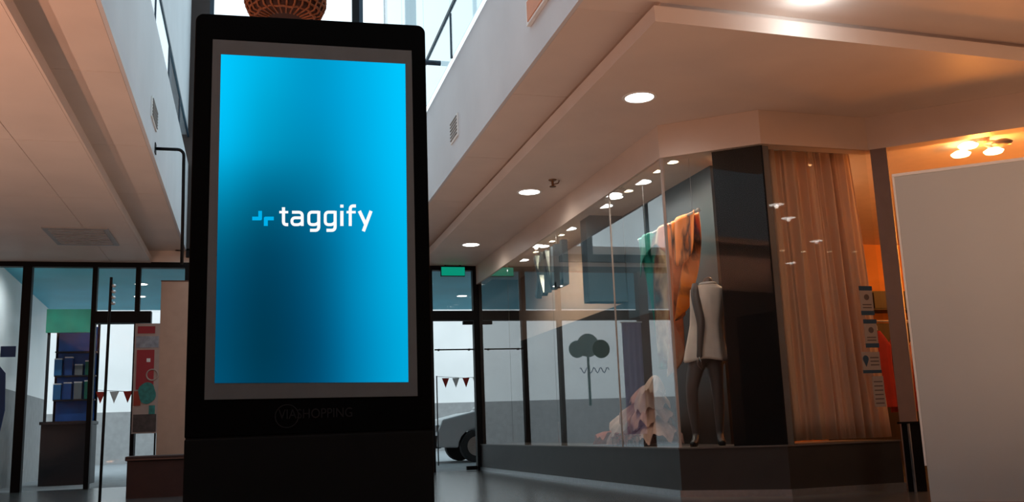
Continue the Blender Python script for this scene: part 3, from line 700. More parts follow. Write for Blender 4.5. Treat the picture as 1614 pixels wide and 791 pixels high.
# stickers on the glass
M['sticker_blue'] = mat('sticker_blue', lin(24, 62, 88), 0.5)
M['sticker_pale'] = mat('sticker_pale', lin(150, 138, 132), 0.6)
M['sticker_grey'] = mat('sticker_grey', lin(84, 72, 70), 0.6)
def sticker(label, x, z, w, h, emblem='disc'):
    s_ = thing('window_sticker', label, 'sticker', (x, 6.838, z), 0.035, 'notices stuck on the shop glass')
    MB().box(0, w, -0.002, 0, 0, h).build('sheet', M['sticker_pale'], s_)
    if emblem != 'plain':
        MB().box(-0.003, w + 0.003, -0.0035, -0.002, 0, h * 0.15).build('blue_band', M['sticker_blue'], s_)
    if emblem == 'disc':
        MB().box(-0.003, w + 0.003, -0.0035, -0.002, h * 0.85, h).build('blue_band', M['sticker_blue'], s_)
        m_ = MB(); n = 18
        m_.prism_y([(w * 0.52 + 0.025 * math.cos(2 * PI * k / n), h * 0.62 + 0.025 * math.sin(2 * PI * k / n)) for k in range(n)], -0.0035, -0.002); m_.build('round_emblem', M['sticker_grey'], s_)
        for k in range(2): MB().box(w * 0.15, w * 0.85, -0.003, -0.002, h * (0.24 + 0.1 * k), h * (0.28 + 0.1 * k)).build('grey_line', M['sticker_grey'], s_)
    if emblem == 'pin':
        m_ = MB(); n = 16
        m_.prism_y([(0.035 + 0.028 * math.cos(-PI * 0.15 + 1.3 * PI * k / n), h * 0.68 + 0.028 * math.sin(-PI * 0.15 + 1.3 * PI * k / n)) for k in range(n + 1)] + [(0.035, h * 0.30)], -0.0035, -0.002); m_.build('pin_emblem', M['sticker_blue'], s_)
        for k in range(3): MB().box(w * 0.45, w * 0.92, -0.003, -0.002, h * (0.36 + 0.17 * k), h * (0.42 + 0.17 * k)).build('grey_line', M['sticker_grey'], s_)
    if emblem == 'plain':
        for k in range(6): MB().box(w * 0.12, w * 0.88, -0.003, -0.002, h * (0.1 + 0.14 * k), h * (0.14 + 0.14 * k)).build('grey_line', M['sticker_grey'], s_)
sticker('top notice with blue bands on the shop glass', 4.885, 1.415, 0.125, 0.245)
sticker('second notice with blue bands on the shop glass', 4.895, 1.145, 0.125, 0.235)
sticker('third notice with a blue map pin on the shop glass', 4.845, 0.935, 0.175, 0.175, 'pin')
sticker('lowest plain grey notice on the shop glass', 4.92, 0.66, 0.11, 0.25, 'plain')

# ------------------------------------------------------------------ things inside the orange shop
M['dark_cab'] = mat('dark_brown_cabinet', (0.016, 0.010, 0.008), 0.5)
cb = thing('wall_cabinet', 'dark cabinet high on the orange wall behind the stickers', 'cabinet', (8.2, 10.98, 1.97))
MB().box(-0.9, 0.9, -0.18, 0.2, 0, 0.25).build('body', M['dark_cab'], cb)
for k in range(3): MB().box(-0.88 + k * 0.6, -0.32 + k * 0.6, -0.195, -0.18, 0.02, 0.23).build('door', M['dark_cab'], cb)
cb = thing('tall_cabinet', 'tall dark cabinet inside the orange shop', 'cabinet', (8.15, 10.9, 0))
MB().box(-0.85, 0.85, -0.2, 0.28, 0, 1.78).build('body', M['dark_cab'], cb)
for k in range(2): MB().box(-0.83 + k * 0.84, -0.01 + k * 0.84, -0.215, -0.2, 0.05, 1.74).build('door', M['dark_cab'], cb)
rk = thing('garment_rack', 'clothes rail hung inside the orange shop doorway', 'clothes rail', (6.35, 8.2, 1.52))
MB().tube([(-0.5, 0, 0), (0.6, 0, 0)], 0.012, 8).build('rail', M['steel'], rk)
for x in (-0.45, 0.55): MB().tube([(x, 0, 0), (x, 0, 1.41)], 0.005, 6).build('drop_rod', M['steel'], rk)
def garment(x, col, label, ln):
    g = thing('hanging_garment', label, 'garment', (x, 8.2, 1.44))
    gm = mat('garment_cloth', col, 0.9, var=0.15)
    def fn(u, v):
        a = 2 * PI * u; w = (0.04 + 0.16 * min(1, v * 5)) * (1 - 0.15 * math.sin(v * PI)); fold = 1 + 0.12 * math.sin(a * 5) * v
        return (0.035 * math.cos(a) * fold * (0.4 + v), w * math.sin(a) * fold, -0.02 - ln * v)
    MB().grid(fn, 28, 10).build('cloth', gm, g, smooth=True)
    MB().tube([(0, 0, 0.075), (0, 0.02, 0.06), (0, 0, 0.03), (0, 0, -0.01)], 0.004, 6).build('hook', M['steel'], g)
garment(6.02, lin(135, 30, 18), 'red-orange dress on the rail nearest the sticker window', 0.75)
garment(6.24, lin(120, 30, 20), 'dark red dress in the middle of the rail', 0.8)
garment(6.5, lin(200, 150, 110), 'pale beige dress on the rail', 0.7)
garment(6.75, lin(60, 30, 24), 'dark brown dress at the end of the rail', 0.8)

# ------------------------------------------------------------------ scarf on a rod
rod = thing('hanging_rod', 'pale rod hung by wires in the display window', 'rod', (3.72, 8.0, 2.40))
MB().tube([(0, -0.66, 0.0), (0, 0.66, 0.0)], 0.012, 10).build('bar', M['white'], rod, smooth=True)
for y in (-0.66, 0.66): MB().lathe([(0.012, -0.016), (0.02, 0.0), (0.012, 0.016)], (0, y, 0), 10).build('finial', M['white'], rod)
for y in (-0.55, 0.5): MB().tube([(0, y, 0.01), (0, y, 0.53)], 0.002, 5).build('wire', M['steel'], rod)
scm = bpy.data.materials.new('printed_silk'); scm.use_nodes = True
nt = scm.node_tree; b = nt.nodes['Principled BSDF']; b.inputs['Roughness'].default_value = 0.5
tc = nt.nodes.new('ShaderNodeTexCoord'); sp = nt.nodes.new('ShaderNodeSeparateXYZ'); nz = nt.nodes.new('ShaderNodeTexNoise'); nz.inputs['Scale'].default_value = 2.4; nz.inputs['Detail'].default_value = 4
smp = nt.nodes.new('ShaderNodeMapping'); smp.inputs['Scale'].default_value = (1.0, 2.6, 0.8); smp.inputs['Rotation'].default_value = (0.35, 0, 0)
ma = nt.nodes.new('ShaderNodeMath'); ma.operation = 'MULTIPLY_ADD'; ma.inputs[1].default_value = 0.72; ma.inputs[2].default_value = 0.50
mz = nt.nodes.new('ShaderNodeMath'); mz.operation = 'MULTIPLY_ADD'; mz.inputs[1].default_value = 0.50
m2 = nt.nodes.new('ShaderNodeMath'); m2.operation = 'ADD'; m2.inputs[1].default_value = -0.25
rp = nt.nodes.new('ShaderNodeValToRGB'); rp.color_ramp.interpolation = 'LINEAR'
els = [(0.0, (255, 150, 40)), (0.12, (250, 130, 30)), (0.17, (70, 35, 20)), (0.22, (250, 150, 80)), (0.30, (250, 140, 40)), (0.36, (60, 60, 58)), (0.44, (225, 135, 90)),
       (0.54, (190, 130, 100)), (0.62, (220, 200, 165)), (0.70, (90, 50, 35)), (0.76, (0, 135, 118)), (1.0, (60, 160, 160))]
while len(rp.color_ramp.elements) < len(els): rp.color_ramp.elements.new(0.5)
for k, (p, c_) in enumerate(els): rp.color_ramp.elements[k].position = p; rp.color_ramp.elements[k].color = lin(*c_) + (1,)
L_ = nt.links.new
L_(tc.outputs['Object'], sp.inputs[0]); L_(tc.outputs['Object'], smp.inputs[0]); L_(smp.outputs[0], nz.inputs['Vector']); L_(sp.outputs['Y'], ma.inputs[0])
L_(nz.outputs['Fac'], mz.inputs[0]); L_(ma.outputs[0], mz.inputs[2]); L_(mz.outputs[0], m2.inputs[0]); L_(m2.outputs[0], rp.inputs[0]); L_(rp.outputs[0], b.inputs['Base Color'])
sc = thing('silk_scarf', 'large printed scarf in orange, brown and teal draped over the rod', 'scarf', (3.72, 8.0, 0.9))
def scarf(u, v):          # u: 0 near end .. 1 far end of the rod
    y = -0.62 + 1.24 * u
    drop = 0.80 + 0.62 * math.exp(-((u - 0.62) / 0.28) ** 2) + 0.10 * math.sin(u * 17)
    z = 1.51 - drop * v
    pinch = v ** 1.3
    y = y * (1 - 0.45 * pinch) + 0.10 * pinch
    x = 0.02 + 0.045 * math.sin(u * 30 + v * 2.0) * (0.35 + v) + 0.03 * math.sin(u * 11 + 4 * v)
    return (x, y, z)
MB().grid(scarf, 120, 40).build('printed_cloth', scm, sc, smooth=True, solid=0.003)
def scarf_back(u, v):
    y = -0.62 + 1.24 * u
    return (-0.02 - 0.03 * v + 0.02 * math.sin(u * 20), y, 1.515 - (0.3 + 0.15 * math.sin(u * 7)) * v)
MB().grid(scarf_back, 80, 10).build('folded_back_cloth', scm, sc, smooth=True, solid=0.003)

# ------------------------------------------------------------------ mannequin
M['mann'] = mat('grey_mannequin', lin(84, 76, 74), 0.4, var=0.04)
M['dress'] = mat('pale_dress', lin(222, 208, 196), 0.85, var=0.06, scale=14, bump=0.15)
mn = thing('shop_mannequin', 'headless grey mannequin in a short pale dress behind the corner glass', 'mannequin', (3.80, 7.50, ZP), -0.461)
def skin_mesh(chains, name):
    me = bpy.data.meshes.new(name); vv = []; ee = []; rr = []; idx = {}
    for ch in chains:
        prev = None
        for key, p, r_ in ch:
            if key not in idx: idx[key] = len(vv); vv.append(p); rr.append(r_)
            if prev is not None: ee.append((prev, idx[key]))
            prev = idx[key]
    me.from_pydata(vv, ee, []); ob = bpy.data.objects.new(name, me); COL.objects.link(ob)
    md = ob.modifiers.new('skin', 'SKIN')
    if not me.skin_vertices: me.attributes  # layer made by the modifier
    sv = me.skin_vertices[0].data if me.skin_vertices else None
    if sv is None:
        bm = bmesh.new(); bm.from_mesh(me); bm.verts.layers.skin.verify(); bm.to_mesh(me); bm.free(); sv = me.skin_vertices[0].data
    for i, r_ in enumerate(rr):
        sv[i].radius = r_ if isinstance(r_, tuple) else (r_, r_); sv[i].use_root = (i == 0)
    s2 = ob.modifiers.new('sub', 'SUBSURF'); s2.levels = 2; s2.render_levels = 2
    dg = bpy.context.evaluated_depsgraph_get(); dg.update()
    out = bpy.data.meshes.new_from_object(ob.evaluated_get(dg)); bpy.data.objects.remove(ob)
    return out
z0 = -0.39 + 0.0
P = {}
def jz(z): return z - 0.39
chains = [
    [('pel', (-0.03, 0, jz(1.20)), (0.135, 0.095)), ('wai', (-0.01, 0, jz(1.40)), (0.095, 0.075)), ('che', (0.02, 0, jz(1.62)), (0.125, 0.085)), ('nb', (0.035, 0.01, jz(1.76)), (0.055, 0.05)), ('nt', (0.045, 0.0, jz(1.845)), (0.042, 0.042))],
    [('che', 0, 0), ('sl', (-0.085, -0.04, jz(1.735)), 0.05), ('el', (-0.045, -0.14, jz(1.42)), 0.038), ('wl', (-0.075, -0.17, jz(1.18)), 0.024), ('pl', (-0.082, -0.175, jz(1.12)), (0.030, 0.016))],
    [('che', 0, 0), ('sr', (0.135, 0.04, jz(1.735)), 0.05), ('er', (0.18, 0.14, jz(1.45)), 0.037), ('wr', (0.13, 0.20, jz(1.22)), 0.024), ('pr', (0.12, 0.20, jz(1.15)), (0.028, 0.016))],
    [('pel', 0, 0), ('hl', (-0.10, -0.02, jz(1.12)), 0.088), ('kl', (-0.165, -0.07, jz(0.875)), 0.055), ('cl', (-0.165, -0.03, jz(0.72)), 0.052), ('al', (-0.155, 0.0, jz(0.485)), 0.030), ('fl', (-0.165, -0.06, jz(0.43)), 0.030), ('tl', (-0.185, -0.13, jz(0.412)), 0.020)],
    [('pel', 0, 0), ('hr', (0.045, 0.02, jz(1.12)), 0.088), ('kr', (0.05, 0.0, jz(0.875)), 0.055), ('cr', (0.055, 0.04, jz(0.72)), 0.052), ('ar', (0.045, 0.06, jz(0.485)), 0.030), ('fr', (0.05, 0.0, jz(0.43)), 0.030), ('tr', (0.06, -0.07, jz(0.412)), 0.020)],
]
body = skin_mesh(chains, 'body')
fm = MB()
def fingers(cx_, cy_, cz_, sgn):
    for k, (ln, off) in enumerate(((0.070, -0.024), (0.078, -0.008), (0.073, 0.008), (0.058, 0.023))):
        fm.tube([(cx_ + off * 0.5, cy_ + off, cz_ + 0.01), (cx_ + off * 0.5, cy_ + off, cz_ - ln * 0.5), (cx_ + off * 0.4 + sgn * 0.010, cy_ + off, cz_ - ln * 0.8), (cx_ + off * 0.4 + sgn * 0.022, cy_ + off, cz_ - ln)], [0.0095, 0.009, 0.008, 0.005], 7)
    fm.tube([(cx_, cy_ - 0.022, cz_ + 0.025), (cx_ + sgn * 0.012, cy_ - 0.042, cz_ - 0.005), (cx_ + sgn * 0.018, cy_ - 0.046, cz_ - 0.032)], [0.011, 0.009, 0.006], 7)
fingers(-0.082, -0.175, jz(1.10), 1); fingers(0.12, 0.20, jz(1.13), -1)
bm = bmesh.new(); bm.from_mesh(body)
nv = [bm.verts.new(v) for v in fm.v]
for f in fm.f:
    try: bm.faces.new([nv[i] for i in f])
    except ValueError: pass
bm.to_mesh(body); bm.free()
for p in body.polygons: p.use_smooth = True
body.materials.clear(); body.materials.append(M['mann'])
bo = bpy.data.objects.new('body', body); COL.objects.link(bo); bo.parent = mn
ring = [(1.765, 0.035, 0.085, 0.065), (1.73, 0.025, 0.145, 0.085), (1.66, 0.022, 0.150, 0.105), (1.55, 0.012, 0.145, 0.115), (1.42, -0.005, 0.140, 0.110), (1.30, -0.018, 0.155, 0.125), (1.20, -0.026, 0.172, 0.14), (1.105, -0.030, 0.188, 0.15)]
def dress(u, v):
    x = v * (len(ring) - 1); i = min(len(ring) - 2, int(x)); t = x - i
    z, cx_, rx, ry = [ring[i][k] + (ring[i + 1][k] - ring[i][k]) * t for k in range(4)]
    a = 2 * PI * u; fo = 1 + 0.05 * v * math.sin(a * 7 + 1) + 0.02 * v * math.sin(a * 13)
    return (cx_ + rx * fo * math.cos(a), ry * fo * math.sin(a), jz(z) + 0.012 * v * math.sin(a * 3))
MB().grid(lambda u, v: dress(1 - u, v), 64, 28).build('dress', M['dress'], mn, smooth=True, solid=0.003)
MB().torus((0.037, 0.005, jz(1.775)), 0.066, 0.012, 'z', 24, 8).build('collar', M['white'], mn, smooth=True)
for fx, fy, tx, ty in ((-0.160, -0.02, -0.19, -0.14), (0.047, 0.04, 0.063, -0.08)):
    MB().tube([(fx, fy, jz(0.448)), ((fx + tx) / 2, (fy + ty) / 2, jz(0.412)), (tx, ty, jz(0.402))], [0.032, 0.034, 0.022], 10).build('shoe', M['black_frame'], mn, smooth=True)
    MB().tube([(fx, fy + 0.015, jz(0.44)), (fx, fy + 0.02, jz(0.391))], [0.012, 0.007], 8).build('heel', M['black_frame'], mn)

# ------------------------------------------------------------------ ruffled tulle heap with dried flowers
M['tulle'] = mat('dusty_pink_tulle', lin(205, 165, 150), 0.85, var=0.15, scale=9, trans=0.25)
M['tulle_pale'] = mat('pale_pink_tulle', lin(232, 208, 195), 0.85, var=0.12, scale=9, trans=0.25)
M['tulle_rust'] = mat('rust_tulle', lin(165, 88, 64), 0.85, var=0.2, scale=9, trans=0.2)
hp = thing('tulle_heap', 'heap of crumpled dusty pink tulle on the display plinth', 'fabric heap', (3.72, 8.75, ZP))
rnd = random.Random(3)
def ruffle(c, rad, hgt, tilt, seed, m_, ph):
    r_ = random.Random(seed); k1 = r_.randint(5, 8); k2 = r_.randint(11, 15); p1 = r_.random() * 6; p2 = r_.random() * 6
    rot = Matrix.Rotation(tilt[0], 3, 'X') @ Matrix.Rotation(tilt[1], 3, 'Y')
    def fn(u, v):
        a = 2 * PI * u; rr = rad * (0.12 + 0.88 * v)
        h = hgt * (1 - v ** 1.5) + rad * 0.16 * v * (math.sin(k1 * a + p1) + 0.6 * math.sin(k2 * a + p2 + 3 * v))
        q = rot @ Vector((rr * math.cos(a) * (1 + 0.10 * math.sin(3 * a + p2)), rr * math.sin(a) * (1 + 0.10 * math.sin(2 * a + p1)), h))
        z = c[2] + q.z
        return (max(-0.21, min(0.25, c[0] + q.x)), c[1] + q.y, max(0.006 + 0.004 * v, z))
    MB().grid(fn, 72, 9).build('ruffle', M[m_], hp, smooth=True)
specs = [((0.0, -0.25, 0.02), 0.26, 0.22), ((0.0, 0.15, 0.02), 0.26, 0.20), ((0.02, 0.55, 0.02), 0.26, 0.18), ((-0.02, 0.9, 0.02), 0.22, 0.12),
         ((0.0, -0.15, 0.20), 0.22, 0.20), ((0.0, 0.10, 0.22), 0.22, 0.22), ((0.0, 0.45, 0.16), 0.22, 0.18), ((0.0, -0.12, 0.36), 0.17, 0.22), ((0.0, 0.05, 0.40), 0.15, 0.18), ((0.0, -0.22, 0.50), 0.11, 0.16)]
for k, (c, rad, h) in enumerate(specs):
    ruffle(c, rad, h, (rnd.uniform(-0.4, 0.4), rnd.uniform(-0.3, 0.3)), 40 + k, ('tulle', 'tulle_rust', 'tulle', 'tulle_rust', 'tulle', 'tulle', 'tulle_pale', 'tulle_pale', 'tulle', 'tulle_pale')[k], k)
M['flower_red'] = mat('dried_red_flower', lin(150, 30, 22), 0.8, var=0.2)
M['stem'] = mat('dry_stem', lin(70, 52, 36), 0.8)
rnd = random.Random(11)
for k in range(9):
    y = 8.35 + 0.085 * k + rnd.uniform(-0.03, 0.03); x = 3.43 + rnd.uniform(0.0, 0.05); z = ZP
    f = thing('dried_flower', 'small dried red flower lying along the front of the tulle heap', 'flower', (x, y, z), rnd.uniform(0, 6), 'dried red flowers at the tulle heap')
    hz = rnd.uniform(0.05, 0.14)
    MB().tube([(0, 0, 0), (0.004, 0.004, hz * 0.6), (0, 0, hz)], 0.003, 5).build('stem', M['stem'], f)
    for j in range(7):
        a = 2 * PI * j / 7
        m_ = MB().grid(lambda u, v: (math.cos(a) * 0.03 * v - math.sin(a) * 0.012 * (u - 0.5) * 2 * math.sin(PI * min(1, v + 0.1)), math.sin(a) * 0.03 * v + math.cos(a) * 0.012 * (u - 0.5) * 2 * math.sin(PI * min(1, v + 0.1)), hz + 0.018 * v * v), 2, 4)
        m_.build('petal', M['flower_red'], f, smooth=True)

# ------------------------------------------------------------------ big metal letters in the display
M['letter_metal'] = mat('blue_grey_metal', lin(120, 136, 144), 0.35, 0.3, var=0.1)
def big_letter(label, y, strokes):
    # strokes in (y, z) metres, seen from the hall; y runs towards the camera
    o = MB()
    for (a0, b0, a1, b1, w) in strokes:
        d_ = Vector((a1 - a0, b1 - b0)); d_.normalize(); n = Vector((-d_.y, d_.x)) * w / 2
        q = [Vector((a0, b0)) - n, Vector((a1, b1)) - n, Vector((a1, b1)) + n, Vector((a0, b0)) + n]
        vs_ = [(0.0, -p_.x, p_.y) for p_ in q] + [(0.07, -p_.x, p_.y) for p_ in q]
        o.add(vs_, [(0, 1, 2, 3), (7, 6, 5, 4), (0, 4, 5, 1), (1, 5, 6, 2), (2, 6, 7, 3), (3, 7, 4, 0)])
    r_ = thing('sign_letter', label, 'sign letter', (3.455, y, 2.22), 0, 'metal letters in the display window')
    o.build('letter_body', M['letter_metal'], r_)
    MB().tube([(0.035, -0.16, 0.50), (0.035, -0.16, 0.71)], 0.003, 5).build('hanging_wire', M['steel'], r_)
    MB().tube([(0.035, -0.02, 0.50), (0.035, -0.02, 0.71)], 0.003, 5).build('hanging_wire', M['steel'], r_)
big_letter('hung blue-grey metal letter, farthest of the three in the display', 11.45, [(0.0, 0.0, 0.30, 0.52, 0.07), (0.30, 0.0, 0.0, 0.52, 0.07)])
big_letter('hung blue-grey metal letter with a diagonal, middle of the three in the display', 11.05, [(0.03, 0.0, 0.03, 0.52, 0.07), (0.03, 0.50, 0.28, 0.02, 0.07), (0.28, 0.0, 0.28, 0.52, 0.07)])
big_letter('hung blue-grey metal letter, nearest of the three in the display', 10.65, [(0.03, 0.0, 0.03, 0.52, 0.08), (0.30, 0.0, 0.30, 0.52, 0.08), (0.0, 0.03, 0.33, 0.03, 0.07)])

# ------------------------------------------------------------------ things at the entrance, left side
M['red_poster'] = mat('red_poster', lin(150, 24, 40), 0.5, var=0.08)
M['poster_pale'] = mat('poster_pale', lin(170, 150, 142), 0.6)
M['teal_print'] = mat('teal_print', lin(40, 120, 115), 0.6, var=0.3, scale=20)
M['rust_print'] = mat('rust_print', lin(150, 50, 30), 0.6)
ps = thing('poster_stand', 'tall red poster stand with a wreath picture by the left doors', 'poster stand', (-1.42, 14.2, 0))
MB().box(-0.165, 0.165, 0, 0.04, 0.72, 2.24).build('panel', M['poster_pale'], ps)
MB().box(-0.13, 0.10, -0.006, 0, 2.10, 2.20).build('red_strip', M['red_poster'], ps)
MB().box(-0.15, 0.15, -0.006, 0, 1.90, 2.06).build('pale_picture', mat('pale_blue_picture', lin(140, 145, 155), 0.6, var=0.25, scale=12), ps)
MB().box(-0.13, 0.10, -0.006, 0, 1.32, 1.87).build('red_field', M['red_poster'], ps)
MB().box(0.0, 0.05, -0.009, -0.006, 1.70, 1.75).build('white_square', M['white'], ps)
MB().torus((0.08, -0.008, 1.52), 0.075, 0.010, 'y', 24, 6).build('ring_picture', M['poster_pale'], ps)
m_ = MB(); m_.prism_y([(0.02 + 0.115 * math.cos(2 * PI * k / 20) * (1 + 0.1 * math.sin(5 * k)), 1.27 + 0.15 * math.sin(2 * PI * k / 20)) for k in range(20)], -0.012, -0.006); m_.build('teal_wreath', M['teal_print'], ps)
MB().box(-0.15, -0.06, -0.008, 0, 1.10, 1.30).build('rust_patch', M['rust_print'], ps)
MB().box(0.05, 0.13, -0.008, 0, 0.98, 1.10).build('teal_patch', M['teal_print'], ps)
MB().box(-0.15, 0.15, -0.005, 0, 0.74, 0.98).build('dark_field', mat('poster_dark', lin(70, 60, 58), 0.6, var=0.3, scale=15), ps)
for x in (-0.15, 0.13): MB().box(x, x + 0.02, 0.0, 0.04, 0, 0.72).build('leg', M['black_frame'], ps)
M['beige_panel'] = mat('beige_column', (0.47, 0.30, 0.22), 0.6, var=0.05)
cp = thing('display_column', 'tall plain beige column standing in front of the left glazing', 'column', (-1.06, 14.2, 0))
MB().box(-0.20, 0.20, 0.0, 0.22, 0.12, 2.84).build('shaft', M['beige_panel'], cp, bevel=0.004)
MB().box(-0.22, 0.22, -0.02, 0.24, 0.0, 0.12).build('base', M['brown_post'], cp)
MB().box(-0.205, 0.205, -0.005, 0.225, 2.84, 2.855).build('cap', M['brown_post'], cp)
M['bench'] = mat('dark_red_bench', (0.032, 0.010, 0.008), 0.4, var=0.2)
bn = thing('low_bench', 'low dark red bench beside the kiosk on the left', 'bench', (-0.85, 11.55, 0))
MB().box(-0.47, 0.55, -0.22, 0.22, 0.40, 0.45).build('seat', M['bench'], bn, bevel=0.01)
MB().box(-0.45, 0.53, -0.19, 0.19, 0.0, 0.40).build('body', M['bench'], bn)
MB().box(-0.46, 0.54, -0.225, -0.22, 0.405, 0.42).build('trim', M['brown_post'], bn)
po = thing('thin_pole', 'thin black floor pole with small silver clips near the left doors', 'pole', (-1.30, 9.45, 0))
MB().lathe([(0.10, 0.0), (0.10, 0.015), (0.02, 0.03)], (0, 0, 0), 20).build('base', M['black_frame'], po)
MB().tube([(0, 0, 0.02), (0.02, 0, 2.12)], 0.013, 8).build('shaft', M['black_frame'], po)
for k in range(4): MB().lathe([(0.012, 0), (0.022, 0.015), (0.012, 0.03)], (0.045, 0, 1.86 + 0.055 * k), 8).build('silver_clip', M['alu'], po)
M['blue_sign'] = mat('blue_sign', lin(10, 70, 130), 0.5)
MBs = MB().box(-3.34, -3.15, YE - 0.012, YE - 0.006, 1.82, 1.97); tag(MBs.build('door_sticker', M['blue_sign']), 'small blue sticker on the far left glass pane', 'sticker')
MBs = MB().prism_y([(-3.52, 0.7), (-3.30, 0.7), (-3.24, 1.1), (-3.26, 1.6), (-3.34, 1.7), (-3.52, 1.7)], YE - 0.012, YE - 0.006); tag(MBs.build('window_decal', M['blue_sign']), 'tall blue decal at the left picture edge', 'decal')

# poster with a green tree on the middle glazing (seen mirrored in the shop glass)
M['tree_dark'] = mat('dark_teal_print', lin(10, 120, 104), 0.6, trans=0.5)
M['tree_grey'] = mat('grey_teal_print', lin(150, 195, 196), 0.6, trans=0.5)
M['script_blue'] = mat('pale_blue_print', lin(120, 150, 185), 0.6)
tp = thing('tree_decal', 'teal tree decal stuck on the middle entrance glass', 'decal', (1.53, YE - 0.008, 0.90))
def disc(cx_, cz_, r_, m_, dy_=-0.006, k=18):
    q = MB(); q.prism_y([(cx_ + r_ * math.cos(2 * PI * t / k), cz_ + r_ * math.sin(2 * PI * t / k)) for t in range(k)], dy_, 0.0); return q.build('foliage', M[m_], tp)
disc(0.25, 0.92, 0.14, 'tree_grey'); disc(0.06, 0.98, 0.19, 'tree_grey', -0.008); disc(-0.16, 0.92, 0.15, 'tree_dark', -0.010)
MB().box(0.05, 0.09, -0.012, 0, 0.02, 0.9).build('trunk', M['tree_grey'], tp)
sq = MB(); sq.tube([(-0.28 + 0.02 * k, -0.003, 0.58 + 0.045 * math.sin(k * 1.1)) for k in range(26)], 0.008, 5); sq.build('script_flourish', M['script_blue'], tp)
M['purple'] = mat('mauve_cloth', lin(180, 165, 195), 0.8, var=0.08, stretch=(20, 20, 0.5), trans=0.6)
pb = thing('mauve_banner', 'mauve cloth banner hanging beside the tree decal', 'banner', (0.86, YE - 0.10, 0.45))
MB().grid(lambda u, v: (-0.17 + 0.34 * u, 0.012 * math.sin(u * 22), v * 1.78), 40, 4).build('cloth', M['purple'], pb, smooth=True)
MB().tube([(-0.19, 0, 1.79), (0.19, 0, 1.79)], 0.012, 8).build('rod', M['white'], pb)

# ------------------------------------------------------------------ forecourt: stall, flags, car
M['stall_green'] = mat('stall_green', lin(0, 150, 122), 0.6, var=0.25, scale=3)
M['stall_blue'] = mat('stall_blue', lin(8, 90, 170), 0.5, var=0.3, scale=3)
M['stall_dark'] = mat('stall_dark', lin(26, 28, 34), 0.5)
stl = thing('market_stall', 'blue and green market stall outside the left glass panes', 'stall', (-2.86, 17.2, -0.02))
MB().box(-0.36, 0.36, -0.45, -0.38, 2.42, 2.80).build('sign_board', M['stall_green'], stl)
MB().box(-0.36, 0.36, -0.38, 0.4, 2.76, 2.80).build('roof', M['stall_green'], stl)
for x in (-0.34, 0.30): 
    for y in (-0.40, 0.36): MB().box(x, x + 0.04, y, y + 0.04, 0, 2.76).build('post', M['stall_dark'], stl)
MB().box(-0.33, 0.33, 0.36, 0.40, 0.9, 2.6).build('back_panel', M['stall_blue'], stl)
MB().box(-0.36, 0.36, -0.42, 0.30, 0.0, 0.95).build('counter', M['stall_dark'], stl)
MB().box(-0.38, 0.38, -0.46, 0.32, 0.95, 1.0).build('counter_top', M['stall_dark'], stl)
for k, z in enumerate((1.35, 1.75, 2.15)): MB().box(-0.32, 0.32, 0.18, 0.36, z, z + 0.02).build('shelf', M['stall_dark'], stl)
cols = [lin(40, 120, 180), lin(20, 80, 150), lin(120, 126, 130), lin(16, 110, 90)]
rnd = random.Random(5)
for k in range(8):
    z = (1.35, 1.75)[k // 4]; x = -3.13 + 0.16 * (k % 4); h = rnd.uniform(0.16, 0.30)
    b_ = thing('stall_box', ('light blue', 'dark blue', 'grey', 'green')[k % 4] + ' carton with white lid on the ' + ('lower', 'upper')[k // 4] + ' stall shelf', 'box', (x, 17.47, z + 0.003), 0, 'boxes on the market stall shelves')
    mm = mat('box_card', cols[k % 4], 0.6)
    MB().box(-0.06, 0.06, -0.05, 0.05, 0.0, h).build('carton', mm, b_, bevel=0.003)
    MB().box(-0.062, 0.062, -0.052, 0.052, h, h + 0.02).build('lid', M['white'], b_)
# bunting of red pennants outside
M['pennant_red'] = mat('pennant_red', lin(180, 45, 30), 0.7)
for nm, lab, x, y, z in (('pennant_string', 'string of red and white pennants outside the right door', 3.95, 18.0, 1.62), ('pennant_string', 'string of red and white pennants outside the left doors', -1.9, 16.2, 1.42)):
    f = thing(nm, lab, 'bunting', (x, y, z))
    MB().tube([(-0.55, 0, 0.02), (0, 0, -0.02), (0.55, 0, 0.02)], 0.004, 5).build('cord', M['stall_dark'], f)
    for k in range(5):
        x0 = -0.45 + k * 0.2
        MB().prism_y([(x0, -0.015), (x0 + 0.07, -0.20), (x0 + 0.14, -0.015)], -0.003, 0.003).build('pennant', M['pennant_red'] if k % 2 == 0 else M['white'], f)
    for x0 in (-0.55, 0.55): MB().box(x0 - 0.01, x0 + 0.01, -0.01, 0.01, -z - 0.02, 0.03).build('stake', M['stall_dark'], f)
# parked car
M['car_paint'] = mat('pale_car_paint', (0.42, 0.43, 0.44), 0.3, var=0.03)
M['tyre'] = mat('tyre_rubber', (0.012, 0.013, 0.015), 0.8)
M['car_glass'] = mat('car_glass', (0.02, 0.07, 0.08), 0.1)
car = thing('parked_car', 'pale parked car outside the entrance door beside the shop corner', 'car', (3.55, 18.9, -0.02))
side = [(0.0, 0.32), (0.02, 0.62), (0.12, 0.86), (0.75, 1.00), (1.05, 1.02), (1.75, 1.52), (3.3, 1.56), (4.15, 1.05), (4.3, 0.95), (4.32, 0.36), (4.05, 0.28)]
def arch(cx_): return [(cx_ + 0.37 * math.cos(t * PI / 10), 0.30 + 0.37 * math.sin(t * PI / 10)) for t in range(11)]
prof2 = side + arch(3.45) + arch(0.80)
MB().prism_y([(x, z) for x, z in prof2][::-1], 0.0, 1.75).build('body', M['car_paint'], car, bevel=0.03)
MB().prism_y([(1.20, 1.04), (2.05, 1.04), (2.05, 1.44), (1.78, 1.44)], -0.006, 0.0).build('side_window', M['car_glass'], car)
MB().prism_y([(2.12, 1.04), (3.75, 1.04), (3.25, 1.46), (2.12, 1.46)], -0.006, 0.0).build('side_window', M['car_glass'], car)
